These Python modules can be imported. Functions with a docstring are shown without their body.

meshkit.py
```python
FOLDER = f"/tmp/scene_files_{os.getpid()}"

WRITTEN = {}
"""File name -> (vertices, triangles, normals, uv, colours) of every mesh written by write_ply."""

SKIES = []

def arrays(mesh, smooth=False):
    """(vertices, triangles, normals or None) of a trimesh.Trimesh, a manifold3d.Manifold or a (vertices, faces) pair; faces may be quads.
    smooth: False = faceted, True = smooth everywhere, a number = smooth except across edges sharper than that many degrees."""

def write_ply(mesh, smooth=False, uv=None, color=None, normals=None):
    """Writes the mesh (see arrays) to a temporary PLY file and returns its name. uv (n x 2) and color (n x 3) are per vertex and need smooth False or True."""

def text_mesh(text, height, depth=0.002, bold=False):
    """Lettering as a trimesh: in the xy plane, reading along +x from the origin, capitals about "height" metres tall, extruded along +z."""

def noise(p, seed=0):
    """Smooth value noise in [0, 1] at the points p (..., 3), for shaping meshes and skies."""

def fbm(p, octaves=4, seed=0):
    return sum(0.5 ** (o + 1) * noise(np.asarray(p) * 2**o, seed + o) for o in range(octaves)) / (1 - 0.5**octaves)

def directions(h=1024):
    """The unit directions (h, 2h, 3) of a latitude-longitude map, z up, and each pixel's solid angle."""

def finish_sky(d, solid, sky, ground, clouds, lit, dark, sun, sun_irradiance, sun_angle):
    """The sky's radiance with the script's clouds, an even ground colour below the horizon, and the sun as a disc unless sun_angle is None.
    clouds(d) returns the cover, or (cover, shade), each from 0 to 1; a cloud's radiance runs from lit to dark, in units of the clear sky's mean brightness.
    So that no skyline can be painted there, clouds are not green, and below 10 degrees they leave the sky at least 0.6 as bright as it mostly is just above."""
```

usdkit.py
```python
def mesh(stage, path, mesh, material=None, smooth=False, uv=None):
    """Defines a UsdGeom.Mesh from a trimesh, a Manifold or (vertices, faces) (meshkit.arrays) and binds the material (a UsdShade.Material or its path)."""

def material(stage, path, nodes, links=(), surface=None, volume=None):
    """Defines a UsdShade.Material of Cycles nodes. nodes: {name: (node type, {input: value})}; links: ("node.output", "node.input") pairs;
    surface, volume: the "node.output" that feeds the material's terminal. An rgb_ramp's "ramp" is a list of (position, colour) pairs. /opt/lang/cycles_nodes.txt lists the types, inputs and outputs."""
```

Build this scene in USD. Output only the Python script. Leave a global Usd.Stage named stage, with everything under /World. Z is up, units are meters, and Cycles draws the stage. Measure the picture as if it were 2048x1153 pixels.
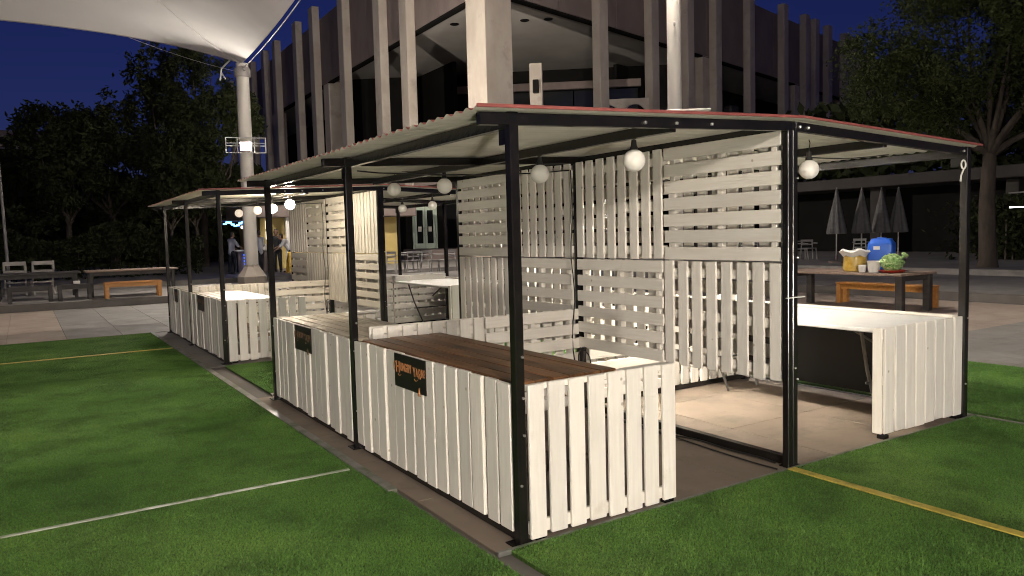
import math, random
import numpy as np, trimesh, manifold3d, shapely.geometry as sg
import usdkit, meshkit
from pxr import Usd, UsdGeom, UsdLux, UsdShade, Sdf, Gf, Vt

stage = Usd.Stage.CreateInMemory()
UsdGeom.SetStageUpAxis(stage, UsdGeom.Tokens.z)
UsdGeom.SetStageMetersPerUnit(stage, 1.0)
world = UsdGeom.Xform.Define(stage, '/World')
UsdGeom.Scope.Define(stage, '/World/Looks')
RNG = np.random.default_rng(7)
PI = math.pi

# ------------------------------------------------------------------ camera, sky, sun, exposure
YAW, PITCH, ROLL, FPX = 0.5692, -0.0695, -0.0258, 1521.2
CAM = np.array([-2.1688, -3.3562, 1.6639])
EXPOSURE = 0.4
SKY_STRENGTH = 0.018
SUN_ELEV, SUN_ROT = math.radians(9.0), math.radians(200)
SUN_INTENSITY = 0.002                       # the sun has set: only a trace of afterglow is left
fw = np.array([math.sin(YAW) * math.cos(PITCH), math.cos(YAW) * math.cos(PITCH), math.sin(PITCH)])
rt = np.array([math.cos(YAW), -math.sin(YAW), 0.0])
up = np.cross(rt, fw)
r2, u2 = rt * math.cos(ROLL) + up * math.sin(ROLL), -rt * math.sin(ROLL) + up * math.cos(ROLL)
cam = UsdGeom.Camera.Define(stage, '/World/camera')
cam.CreateHorizontalApertureAttr(36.0)
cam.CreateVerticalApertureAttr(20.25)
cam.CreateFocalLengthAttr(36.0 * FPX / 2048)
cam.CreateClippingRangeAttr(Gf.Vec2f(0.05, 2000))
cam.CreateExposureAttr(EXPOSURE)
cam.AddTransformOp().Set(Gf.Matrix4d(*r2, 0, *u2, 0, *(-fw), 0, *CAM, 1))

dome = UsdLux.DomeLight.Define(stage, '/World/sky')
dome.GetPrim().SetCustomDataByKey('kind', 'structure')
sky = usdkit.material(stage, '/World/Looks/sky', {
    's': ('sky_texture', {'sky_type': 'single_scattering', 'sun_disc': False, 'sun_elevation': SUN_ELEV, 'sun_rotation': SUN_ROT}),
    'tint': ('mix_color', {'blend_type': 'multiply', 'fac': 1.0, 'b': (0.17, 0.19, 0.80)}),
    'b': ('background_shader', {'strength': SKY_STRENGTH})},
    [('s.color', 'tint.a'), ('tint.result', 'b.color')], surface='b.background')
UsdShade.MaterialBindingAPI.Apply(dome.GetPrim()).Bind(sky)
sun = UsdLux.DistantLight.Define(stage, '/World/sun')
sun.CreateIntensityAttr(SUN_INTENSITY); sun.CreateAngleAttr(0.5); sun.CreateNormalizeAttr(True)
sun.CreateColorAttr(Gf.Vec3f(1, .85, .7))
sun.AddRotateXYZOp().Set(Gf.Vec3f(90 - math.degrees(SUN_ELEV), 0, 180 - math.degrees(SUN_ROT)))

# lamp strengths (radiance of the lamp glass); all but L_MAST1 and L_GLOBE serve unseen lamps
L_MAST1, L_MAST2, L_FRONT, L_LEFT, L_WORK, L_GLOBE = 2400.0, 2600.0, 370.0, 24.0, 2100.0, 170.0
L_UP, L_BLD, L_BLD2, L_SIDE, L_GROUND = 140000.0, 17000.0, 7500.0, 1500.0, 1250.0

# ------------------------------------------------------------------ helpers
PATHS, LOCS = {}, {}

def new_path(name, parent='/World'):
    k = (str(parent), name)
    n = PATHS.get(k, 0); PATHS[k] = n + 1
    return f"{parent}/{name}" + (f"_{n:03d}" if n else '')

def tag(prim, label=None, cat=None, group=None, kind=None):
    for k, v in (('label', label), ('category', cat), ('group', group), ('kind', kind)):
        if v: prim.SetCustomDataByKey(k, v)
    return prim

def thing(name, label, cat, loc=(0, 0, 0), rz=0, group=None, kind=None):
    p = new_path(name)
    x = UsdGeom.Xform.Define(stage, p)
    x.AddTranslateOp().Set(Gf.Vec3d(*map(float, loc)))
    if rz: x.AddRotateZOp().Set(math.degrees(rz))
    c, s = math.cos(rz), math.sin(rz)
    LOCS[p] = (np.array(loc, float), np.array([[c, -s, 0], [s, c, 0], [0, 0, 1]]))
    tag(x.GetPrim(), label, cat, group, kind)
    return p

def obj(name, m, mat, parent='/World', smooth=False, label=None, cat=None, group=None, kind=None, local=False):
    """One Mesh prim. Points are given in world space unless local (then in the thing's own space)."""
    p = new_path(name, parent)
    v, f, n = meshkit.arrays(m, smooth)
    root = '/'.join(p.split('/')[:3])
    if root in LOCS and not local:
        loc, R = LOCS[root]
        v = (v - loc) @ R
        if n is not None: n = n @ R
    g = UsdGeom.Mesh.Define(stage, p)
    g.CreatePointsAttr(Vt.Vec3fArray.FromNumpy(np.ascontiguousarray(v, np.float32)))
    g.CreateFaceVertexCountsAttr(Vt.IntArray.FromNumpy(np.full(len(f), 3, np.int32)))
    g.CreateFaceVertexIndicesAttr(Vt.IntArray.FromNumpy(np.ascontiguousarray(f, np.int32).ravel()))
    g.CreateSubdivisionSchemeAttr('none')
    if n is not None:
        g.CreateNormalsAttr(Vt.Vec3fArray.FromNumpy(np.ascontiguousarray(n, np.float32)))
        g.SetNormalsInterpolation('vertex')
    UsdShade.MaterialBindingAPI.Apply(g.GetPrim()).Bind(mat)
    tag(g.GetPrim(), label, cat, group, kind)
    return p

def copy_of(src, loc, rz=0, label=None, group=None):
    sp = stage.GetPrimAtPath(src)
    base = src.split('/')[-1]
    if base[-4:-3] == '_' and base[-3:].isdigit(): base = base[:-4]
    p = new_path(base)
    x = UsdGeom.Xform.Define(stage, p)
    x.GetPrim().GetReferences().AddInternalReference(src)
    x.ClearXformOpOrder()
    for a in ('xformOp:translate', 'xformOp:rotateZ'):
        pass
    x.MakeMatrixXform().Set(Gf.Matrix4d().SetRotate(Gf.Rotation(Gf.Vec3d(0, 0, 1), math.degrees(rz))) * Gf.Matrix4d().SetTranslate(Gf.Vec3d(*map(float, loc))))
    x.GetPrim().SetInstanceable(True)
    d = sp.GetCustomData()
    tag(x.GetPrim(), label or d.get('label'), d.get('category'), group or d.get('group'))
    return p

_ref = None
def box(c, s, ch=0.0, R=None):
    """Chamfered (44 triangles) or plain (12) box as a trimesh; R rotates about its centre."""
    global _ref
    h = np.array(s, float) / 2
    if ch <= 0:
        m = trimesh.creation.box(s); v, f = np.array(m.vertices), np.array(m.faces)
    else:
        if _ref is None:
            pts = cham_pts(np.array([1., 1, 1]), .2)
            hull = trimesh.Trimesh(pts, trimesh.convex.convex_hull(pts).faces, process=False) if False else None
            ch_ = trimesh.convex.convex_hull(pts)
            from scipy.spatial import cKDTree
            idx = cKDTree(pts).query(ch_.vertices)[1]
            _ref = idx[np.array(ch_.faces)]
        v, f = cham_pts(h, min(ch, h.min() * .45)), _ref
    if R is not None: v = v @ np.asarray(R).T
    return trimesh.Trimesh(v + np.asarray(c, float), f, process=False)

def cham_pts(h, c):
    out = []
    for sx in (-1, 1):
        for sy in (-1, 1):
            for sz in (-1, 1):
                s = np.array([sx, sy, sz])
                for k in range(3):
                    d = h - c; d = d.copy(); d[k] = h[k]
                    out.append(s * d)
    return np.array(out)

def rotm(axis, a):
    return trimesh.transformations.rotation_matrix(a, axis)[:3, :3]

def cat(ms):
    return trimesh.util.concatenate(ms)

def b3(x0, x1, y0, y1, z0, z1, ch=0.0):
    return box(((x0 + x1) / 2, (y0 + y1) / 2, (z0 + z1) / 2), (x1 - x0, y1 - y0, z1 - z0), ch)

def tube(pts, r, n=8, cap=True):
    pts = np.asarray(pts, float); rr = np.full(len(pts), r) if np.ndim(r) == 0 else np.asarray(r, float)
    T = np.gradient(pts, axis=0); T /= np.maximum(np.linalg.norm(T, axis=1, keepdims=True), 1e-9)
    a = np.array([0, 0, 1.0]) if abs(T[0][2]) < .9 else np.array([1.0, 0, 0])
    V = []; 
    u = np.cross(T[0], a); u /= np.linalg.norm(u)
    for t, p, q in zip(T, pts, rr):
        u = u - t * (u @ t); u /= np.linalg.norm(u); w = np.cross(t, u)
        an = np.arange(n) * 2 * PI / n
        V.append(p + q * (np.cos(an)[:, None] * u + np.sin(an)[:, None] * w))
    V = np.vstack(V); F = []
    for i in range(len(pts) - 1):
        for k in range(n):
            a0, a1 = i * n + k, i * n + (k + 1) % n
            F += [[a0, a1, a1 + n], [a0, a1 + n, a0 + n]]
    if cap:
        V = np.vstack([V, pts[0], pts[-1]]); c0, c1 = len(V) - 2, len(V) - 1; o = (len(pts) - 1) * n
        for k in range(n):
            F += [[c0, (k + 1) % n, k], [c1, o + k, o + (k + 1) % n]]
    m = trimesh.Trimesh(V, F, process=False)
    return m

def lathe(prof, c, n=32):
    prof = np.array(prof, float); V = []; F = []
    an = np.arange(n) * 2 * PI / n
    for r, z in prof:
        V.append(np.stack([r * np.cos(an), r * np.sin(an), np.full(n, z)], 1))
    V = np.vstack(V) + np.asarray(c)
    for i in range(len(prof) - 1):
        for k in range(n):
            a0, a1 = i * n + k, i * n + (k + 1) % n
            F += [[a0, a1, a1 + n], [a0, a1 + n, a0 + n]]
    return trimesh.Trimesh(V, F, process=False)

def bar(p, q, w, h=None, ch=0.0):
    """Square bar from p to q, w wide (horizontal) and h high."""
    p, q = np.asarray(p, float), np.asarray(q, float); d = q - p; L = np.linalg.norm(d); d /= L
    a = np.array([0, 0, 1.0]) if abs(d[2]) < .95 else np.array([0, 1.0, 0])
    s = np.cross(d, a); s /= np.linalg.norm(s); t = np.cross(s, d)
    return box((p + q) / 2, (w, L, h or w), ch, np.stack([s, d, t], 1))

def prism(poly, z0, z1):
    m = trimesh.creation.extrude_polygon(sg.Polygon(poly), z1 - z0, engine='earcut')
    m.apply_translation((0, 0, z0)); return m

# ------------------------------------------------------------------ materials
def mat(name, nodes, links, surface='p.BSDF', volume=None):
    return usdkit.material(stage, '/World/Looks/' + name, nodes, links, surface=surface, volume=volume)

def noisy(name, c0, c1, scale=(4, 4, 4), detail=5, rough=.6, bump=.0, bscale=40, rand=.0, metallic=0.0, spec=.5, dirt=None, knots=None):
    """Principled paint: two tones mixed by noise in world space, a per-object shift of tone, fine bump."""
    n = {'g': ('geometry', {}), 'm': ('mapping', {'scale': scale}), 'n': ('noise_texture', {'scale': 1.0, 'detail': detail, 'roughness': .6}),
         'r': ('rgb_ramp', {'ramp': [(.3, c0), (.7, c1)]}), 'p': ('principled_bsdf', {'roughness': rough, 'metallic': metallic, 'specular_ior_level': spec})}
    l = [('g.position', 'm.vector'), ('m.vector', 'n.vector'), ('n.fac', 'r.fac')]
    last = 'r.color'
    if rand:
        n['oi'] = ('object_info', {}); n['rr'] = ('rgb_ramp', {'ramp': [(0, (1 - rand,) * 3), (1, (1 + rand * .3, 1 + rand * .25, 1 + rand * .15))]})
        n['mx'] = ('mix_color', {'blend_type': 'multiply', 'fac': 1.0})
        l += [('oi.random', 'rr.fac'), (last, 'mx.a'), ('rr.color', 'mx.b')]; last = 'mx.result'
    if dirt:
        dc, dscale, lo, hi = dirt
        n['dn'] = ('noise_texture', {'scale': dscale, 'detail': 6, 'roughness': .7}); n['dr'] = ('rgb_ramp', {'ramp': [(lo, (0, 0, 0)), (hi, (1, 1, 1))]})
        n['dm'] = ('mix_color', {'blend_type': 'mix', 'b': dc})
        l += [('g.position', 'dn.vector'), ('dn.fac', 'dr.fac'), ('dr.color', 'dm.fac'), (last, 'dm.a')]; last = 'dm.result'
    if knots:
        n['kv'] = ('voronoi_texture', {'scale': 5.5}); n['kr'] = ('rgb_ramp', {'ramp': [(0, (1, 1, 1)), (.045, (.8, .8, .8)), (.075, (0, 0, 0)), (1, (0, 0, 0))]})
        n['km'] = ('mix_color', {'blend_type': 'mix', 'b': knots})
        l += [('g.position', 'kv.vector'), ('kv.distance', 'kr.fac'), ('kr.color', 'km.fac'), (last, 'km.a')]; last = 'km.result'
    l.append((last, 'p.base_color'))
    if bump:
        n['bn'] = ('noise_texture', {'scale': bscale, 'detail': 4}); n['b'] = ('bump', {'strength': bump, 'distance': .01})
        l += [('m.vector' if bscale < 8 else 'g.position', 'bn.vector'), ('bn.fac', 'b.height'), ('b.normal', 'p.normal')]
    return mat(name, n, l)

def emit(name, color, strength):
    return mat(name, {'e': ('emission', {'color': color, 'strength': strength})}, [], surface='e.emission')

M = {}
W0, W1, WD = (.72, .675, .60), (.80, .765, .695), (.50, .43, .34)
M['white_x'] = noisy('white_paint_along_x', W0, W1, (2, 30, 30), rough=.5, bump=.25, bscale=2, rand=.13, dirt=(WD, 3.1, .62, .95), knots=(.40, .33, .25))
M['white_y'] = noisy('white_paint_along_y', W0, W1, (30, 2, 30), rough=.5, bump=.25, bscale=2, rand=.13, dirt=(WD, 3.1, .62, .95), knots=(.40, .33, .25))
M['white_z'] = noisy('white_paint_upright', W0, W1, (30, 30, 2), rough=.5, bump=.25, bscale=2, rand=.13, dirt=(WD, 3.1, .62, .95), knots=(.40, .33, .25))
M['black_steel'] = noisy('black_steel', (.006, .0055, .005), (.012, .010, .009), (9, 9, 9), rough=.20, bump=.16, bscale=26, spec=.6, dirt=((.04, .03, .02), 7, .66, .85))
M['black_board'] = noisy('black_board', (.006, .0055, .005), (.012, .011, .010), (3, 3, 3), rough=.7)
M['sign_black'] = noisy('sign_black', (.008, .0075, .007), (.013, .012, .011), (6, 6, 6), rough=.45)
M['sign_print'] = noisy('sign_copper_print', (.42, .17, .06), (.55, .25, .10), (20, 20, 20), rough=.5)
M['sign_print_dim'] = noisy('sign_worn_print', (.10, .055, .03), (.20, .11, .06), (40, 40, 40), rough=.6)
M['oak'] = noisy('dark_stained_wood', (.12, .052, .020), (.30, .145, .062), (34, 1.6, 20), rough=.42, bump=.3, bscale=2, rand=.35, dirt=((.03, .015, .007), 6, .5, .75))
M['pale_wood'] = noisy('worn_pale_wood', (.46, .38, .27), (.70, .62, .50), (26, 1.5, 20), rough=.42, bump=.3, bscale=2, rand=.25, dirt=((.20, .12, .06), 4, .52, .75))
M['table_white'] = noisy('folding_table_white', (.70, .69, .66), (.78, .77, .74), (5, 5, 5), rough=.4)
M['steel_grey'] = noisy('grey_tube_steel', (.10, .095, .09), (.16, .15, .14), (9, 9, 9), rough=.4, metallic=.4)
M['galv'] = noisy('bolt_steel', (.5, .48, .45), (.62, .6, .56), (30, 30, 30), rough=.3, metallic=.8)
M['red'] = noisy('red_paint', (.19, .05, .044), (.27, .08, .068), (8, 8, 8), rough=.45)
M['cable'] = noisy('black_cable', (.01, .01, .01), (.02, .018, .016), (9, 9, 9), rough=.45)
M['string'] = noisy('white_tie', (.6, .58, .54), (.7, .68, .64), (9, 9, 9), rough=.6)
M['roof'] = mat('roof_sheet', {
    'g': ('geometry', {}), 'm': ('mapping', {'scale': (1, 5, 5)}), 'n': ('noise_texture', {'scale': 1.6, 'detail': 6}),
    'r0': ('rgb_ramp', {'ramp': [(.3, (.52, .495, .42)), (.7, (.64, .615, .53))]}), 'r1': ('rgb_ramp', {'ramp': [(.3, (.22, .05, .04)), (.7, (.34, .10, .075))]}),
    'mx': ('mix_color', {'blend_type': 'mix'}), 'p': ('principled_bsdf', {'roughness': .4})},
    [('g.position', 'm.vector'), ('m.vector', 'n.vector'), ('n.fac', 'r0.fac'), ('n.fac', 'r1.fac'), ('g.backfacing', 'mx.fac'), ('r1.color', 'mx.a'), ('r0.color', 'mx.b'), ('mx.result', 'p.base_color')])
M['globe_off'] = mat('opal_globe', {'p': ('principled_bsdf', {'base_color': (.84, .81, .74), 'roughness': .16, 'subsurface_weight': .3, 'subsurface_radius': (.02, .02, .02)})}, [])
M['globe_on'] = emit('lit_opal_globe', (1.0, .86, .66), L_GLOBE)
M['globe_dim'] = mat('dim_opal_globe', {'p': ('principled_bsdf', {'base_color': (.75, .72, .66), 'roughness': .2, 'emission_color': (1, .8, .62), 'emission_strength': .55})}, [])
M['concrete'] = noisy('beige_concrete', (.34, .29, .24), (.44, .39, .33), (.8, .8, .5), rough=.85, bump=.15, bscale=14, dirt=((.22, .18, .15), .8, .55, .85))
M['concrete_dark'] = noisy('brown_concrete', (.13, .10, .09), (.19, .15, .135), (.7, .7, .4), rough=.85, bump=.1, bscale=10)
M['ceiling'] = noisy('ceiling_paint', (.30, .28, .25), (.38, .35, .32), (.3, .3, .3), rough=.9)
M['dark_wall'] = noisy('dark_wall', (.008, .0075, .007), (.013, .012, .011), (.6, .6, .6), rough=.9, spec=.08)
M['walkway'] = noisy('dark_concrete', (.035, .031, .028), (.06, .053, .048), (.8, .8, .5), rough=.9)  # walkway concrete, a darker tone than the building concrete
M['dark_glass'] = mat('dark_glass', {'p': ('principled_bsdf', {'base_color': (.012, .013, .014), 'roughness': .12})}, [])
M['mast'] = noisy('mast_paint', (.62, .58, .52), (.72, .68, .61), (2, 2, .6), rough=.5, dirt=((.4, .35, .29), 2.2, .6, .85))
M['mast_grey'] = noisy('mast_collar', (.3, .28, .26), (.4, .37, .34), (4, 4, 4), rough=.5)
M['tent'] = mat('tent_membrane', {'g': ('geometry', {}), 'n': ('noise_texture', {'scale': .5, 'detail': 6}), 'r': ('rgb_ramp', {'ramp': [(.3, (.73, .715, .70)), (.7, (.80, .785, .77))]}),
    'd': ('diffuse_bsdf', {}), 't': ('translucent_bsdf', {}), 'x': ('mix_closure', {'fac': .15})},
    [('g.position', 'n.vector'), ('n.fac', 'r.fac'), ('r.color', 'd.color'), ('r.color', 't.color'), ('d.BSDF', 'x.closure1'), ('t.BSDF', 'x.closure2')], surface='x.closure')
M['lamp_metal'] = noisy('lamp_frame', (.5, .48, .45), (.6, .58, .55), (9, 9, 9), rough=.4)
for k, v in (('mast1', L_MAST1), ('mast2', L_MAST2), ('front', L_FRONT), ('left', L_LEFT), ('up', L_UP), ('bld', L_BLD), ('bld2', L_BLD2), ('side', L_SIDE), ('ground', L_GROUND)): M['lamp_' + k] = emit('lamp_glass_' + k, (1.0, .905, .79), v)  # only the mast1 glass is in view; the rest light from unseen places
M['lamp_work'] = emit('unseen_work_lamp_glass', (1.0, .91, .77), L_WORK)
M['orange_wood'] = noisy('orange_varnished_wood', (.36, .15, .03), (.50, .23, .055), (3, 20, 20), rough=.45)
M['grey_wood'] = noisy('weathered_wood', (.17, .12, .09), (.28, .20, .155), (3, 24, 20), rough=.6, bump=.2, bscale=2)
M['dark_wood'] = noisy('black_stained_wood', (.02, .017, .015), (.045, .038, .034), (4, 4, 10), rough=.6)
M['white_wood'] = noisy('chair_white', (.30, .28, .25), (.38, .355, .32), (8, 8, 8), rough=.6)
M['red_chair'] = noisy('chair_red', (.30, .06, .03), (.38, .09, .045), (8, 8, 8), rough=.5)
M['chair_grey'] = noisy('chair_grey', (.22, .21, .2), (.3, .285, .27), (8, 8, 8), rough=.55)
M['blue_plastic'] = noisy('blue_plastic', (.015, .09, .48), (.03, .14, .62), (4, 4, 4), rough=.35)
M['white_plastic'] = noisy('white_plastic', (.62, .60, .55), (.72, .70, .65), (5, 5, 5), rough=.4)
M['yellow_bag'] = noisy('yellow_bag', (.50, .30, .03), (.72, .52, .16), (8, 8, 8), rough=.3, bump=.5, bscale=18)
M['green_bag'] = noisy('green_bag', (.05, .20, .02), (.50, .62, .30), (13, 13, 13), rough=.18, bump=.9, bscale=30)  # pale end of the tone range stands for highlights on the plastic
M['red_plastic'] = noisy('red_plastic', (.4, .03, .015), (.5, .05, .025), (9, 9, 9), rough=.4)
M['yellow_sign'] = noisy('caution_yellow', (.55, .33, .03), (.65, .42, .05), (9, 9, 9), rough=.5)
M['yellow_wall'] = noisy('yellow_wall', (.40, .30, .10), (.48, .37, .14), (1, 1, 1), rough=.7)
M['greenlit_frame'] = noisy('pale_door_frame', (.45, .52, .43), (.52, .60, .50), (3, 3, 3), rough=.5)  # white frame; the greenish light on it is put into the colour
M['skin'] = noisy('skin', (.16, .085, .055), (.2, .11, .07), (9, 9, 9), rough=.55)
M['hair'] = noisy('hair', (.008, .007, .006), (.015, .012, .01), (30, 30, 30), rough=.5)
M['shirt_white'] = noisy('white_shirt', (.34, .34, .35), (.42, .42, .42), (7, 7, 7), rough=.8)
M['cloth_black'] = noisy('black_cloth', (.012, .012, .014), (.025, .024, .026), (7, 7, 7), rough=.85)
M['shoe'] = noisy('shoe', (.02, .018, .016), (.03, .028, .026), (9, 9, 9), rough=.4)
M['led_blue'] = emit('blue_led', (.08, .22, 1.0), 9.0)
M['led_small'] = emit('blue_led_strip', (.06, .16, 1.0), 2.2)
M['lit_panel'] = emit('lit_sign_panel', (1.0, .9, .75), 1.6)
M['tube_light'] = emit('tube_light', (.9, 1.0, .9), 3.0)
M['umbrella'] = noisy('umbrella_cloth', (.09, .086, .084), (.13, .126, .122), (4, 4, 9), rough=.85)
M['bark'] = noisy('bark', (.045, .035, .026), (.09, .07, .052), (7, 7, 2), rough=.9, bump=.5, bscale=18)
M['steel_pole'] = noisy('pole_grey', (.2, .19, .18), (.26, .25, .24), (3, 3, 3), rough=.5)

def leaf(name, c0, c1):
    return mat(name, {'g': ('geometry', {}), 'n': ('noise_texture', {'scale': 1.7, 'detail': 5}), 'r': ('rgb_ramp', {'ramp': [(.3, c0), (.7, c1)]}),
        'd': ('principled_bsdf', {'roughness': .65, 'specular_ior_level': .12}), 't': ('translucent_bsdf', {}), 'x': ('mix_closure', {'fac': .25})},
        [('g.position', 'n.vector'), ('n.fac', 'r.fac'), ('r.color', 'd.base_color'), ('r.color', 't.color'), ('d.BSDF', 'x.closure1'), ('t.BSDF', 'x.closure2')], surface='x.closure')
M['leaf_dark'] = leaf('foliage_dark', (.022, .028, .012), (.045, .054, .020))
M['leaf_mid'] = leaf('foliage_green', (.030, .042, .014), (.065, .08, .026))

def turf_mat(name, k):
    n = {'g': ('geometry', {}), 'n': ('noise_texture', {'scale': .55, 'detail': 5, 'roughness': .6}), 'n2': ('noise_texture', {'scale': 85., 'detail': 3}),
         'r': ('rgb_ramp', {'ramp': [(.3, (0.086 * k, 0.202 * k, 0.044 * k)), (.55, (0.137 * k, 0.280 * k, 0.065 * k)), (.75, (0.195 * k, 0.338 * k, 0.091 * k))]}),
         'r2': ('rgb_ramp', {'ramp': [(.32, (.55, .55, .5)), (.68, (1.4, 1.35, 1.25))]}), 'n3': ('noise_texture', {'scale': 1.9, 'detail': 4, 'roughness': .65}), 'r3': ('rgb_ramp', {'ramp': [(.34, (.62, .64, .66)), (.52, (1, 1, 1)), (.70, (1.22, 1.16, 1.1))]}), 'm3': ('mix_color', {'blend_type': 'multiply', 'fac': 1.0}), 'm': ('mix_color', {'blend_type': 'multiply', 'fac': 1.0}),
         'p': ('principled_bsdf', {'roughness': .5, 'specular_ior_level': .3}), 't': ('translucent_bsdf', {}), 'x': ('mix_closure', {'fac': .2})}
    return mat(name, n, [('g.position', 'n.vector'), ('g.position', 'n2.vector'), ('n.fac', 'r.fac'), ('n2.fac', 'r2.fac'), ('r.color', 'm3.a'), ('g.position', 'n3.vector'), ('n3.fac', 'r3.fac'), ('r3.color', 'm3.b'), ('m3.result', 'm.a'), ('r2.color', 'm.b'),
        ('m.result', 'p.base_color'), ('m.result', 't.color'), ('p.BSDF', 'x.closure1'), ('t.BSDF', 'x.closure2')], surface='x.closure')
M['turf'] = turf_mat('turf_fibre', 1.0)
M['turf_base'] = turf_mat('turf_backing', .55)

def paving(name, c0, c1, dirtc):
    return noisy(name, c0, c1, (1.3, 1.3, 1.3), detail=8, rough=.75, bump=.12, bscale=90, rand=.06, dirt=(dirtc, 1.4, .5, .8))
M['pave_grey'] = paving('paving_grey', (.20, .185, .17), (.28, .26, .24), (.12, .11, .10))
M['pave_pink'] = paving('paving_pink', (.30, .235, .19), (.40, .325, .265), (.22, .17, .135))
M['pave_brown'] = paving('paving_brown', (.175, .135, .105), (.25, .20, .155), (.10, .078, .06))
M['bed'] = noisy('ground_bed', (.10, .088, .078), (.15, .135, .12), (1, 1, 1), rough=.9)
M['shaded_riser'] = noisy('shaded_step_stone', (.085, .075, .068), (.12, .108, .098), (2, 2, 2), rough=.8)  # riser tone set dark: its shade is put into the colour
M['edge_strip'] = noisy('edge_strip', (.13, .125, .115), (.24, .23, .21), (6, 3, 6), rough=.5, dirt=((.05, .08, .03), 4, .45, .65))
M['tape_yellow'] = noisy('yellow_tape', (.42, .33, .05), (.60, .48, .10), (8, 8, 8), rough=.6, dirt=((.12, .16, .03), 9, .52, .75))
M['tape_white'] = noisy('white_tape', (.30, .34, .24), (.60, .60, .54), (4, 4, 4), rough=.6, dirt=((.10, .15, .05), 5, .48, .7))

# ------------------------------------------------------------------ ground
def struct(name, m, mt, label=None, parent='/World'):
    return obj(name, m, mt, parent, label=label, kind='structure' if parent == '/World' else None)

struct('ground', b3(-160, 160, -60, 220, -.40, -.024), M['bed'])
plaza = struct('plaza_paving', cat([b3(-40, 14.7, -30, 20.0, -.022, -.018)]), M['bed'])
SLAB = .92
def slabs(x0, x1, y0, y1, pick, keep=None):
    nx, ny = max(1, round((x1 - x0) / SLAB)), max(1, round((y1 - y0) / SLAB))
    dx, dy = (x1 - x0) / nx, (y1 - y0) / ny
    for i in range(nx):
        for j in range(ny):
            cx, cy = x0 + (i + .5) * dx, y0 + (j + .5) * dy
            if keep and not keep(cx, cy): continue
            h = .001 * RNG.random()
            obj('paving_slab', box((cx, cy, -.010 + h), (dx - .006, dy - .006, .016), .002), pick(cx, cy), plaza)
slabs(-.17, 4.68, -.03, 4.88, lambda x, y: M['pave_brown'])
slabs(7.38, 14.66, -4.5, 2.7, lambda x, y: M['pave_grey'], lambda x, y: y > -2.5 or x > 9)
slabs(7.38, 14.66, 2.7, 9.2, lambda x, y: M['pave_pink'])
slabs(-6.2, -1.6, 12.4, 19.96, lambda x, y: M['pave_pink'])
slabs(-1.6, 2.9, 12.4, 19.96, lambda x, y: M['pave_grey'])
far = [(-40, 12.4, -6.2, 19.98), (2.9, 7.3, 14.66, 19.98), (4.72, 5.05, 7.34, 12.3), (7.38, 9.2, 14.66, 19.9), (-.17, 4.9, -.02, 7.36)]
struct('far_paving', cat([b3(a, c, b, d, -.014, -.006) for a, b, c, d in ((-40, 12.4, -6.2, 19.98), (2.92, 12.4, 14.66, 19.98), (7.38, 9.22, 14.66, 12.38), (-.17, 7.35, 7.3, 12.38), (4.74, -8., 4.76, 5.0))]), M['pave_grey'])
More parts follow.
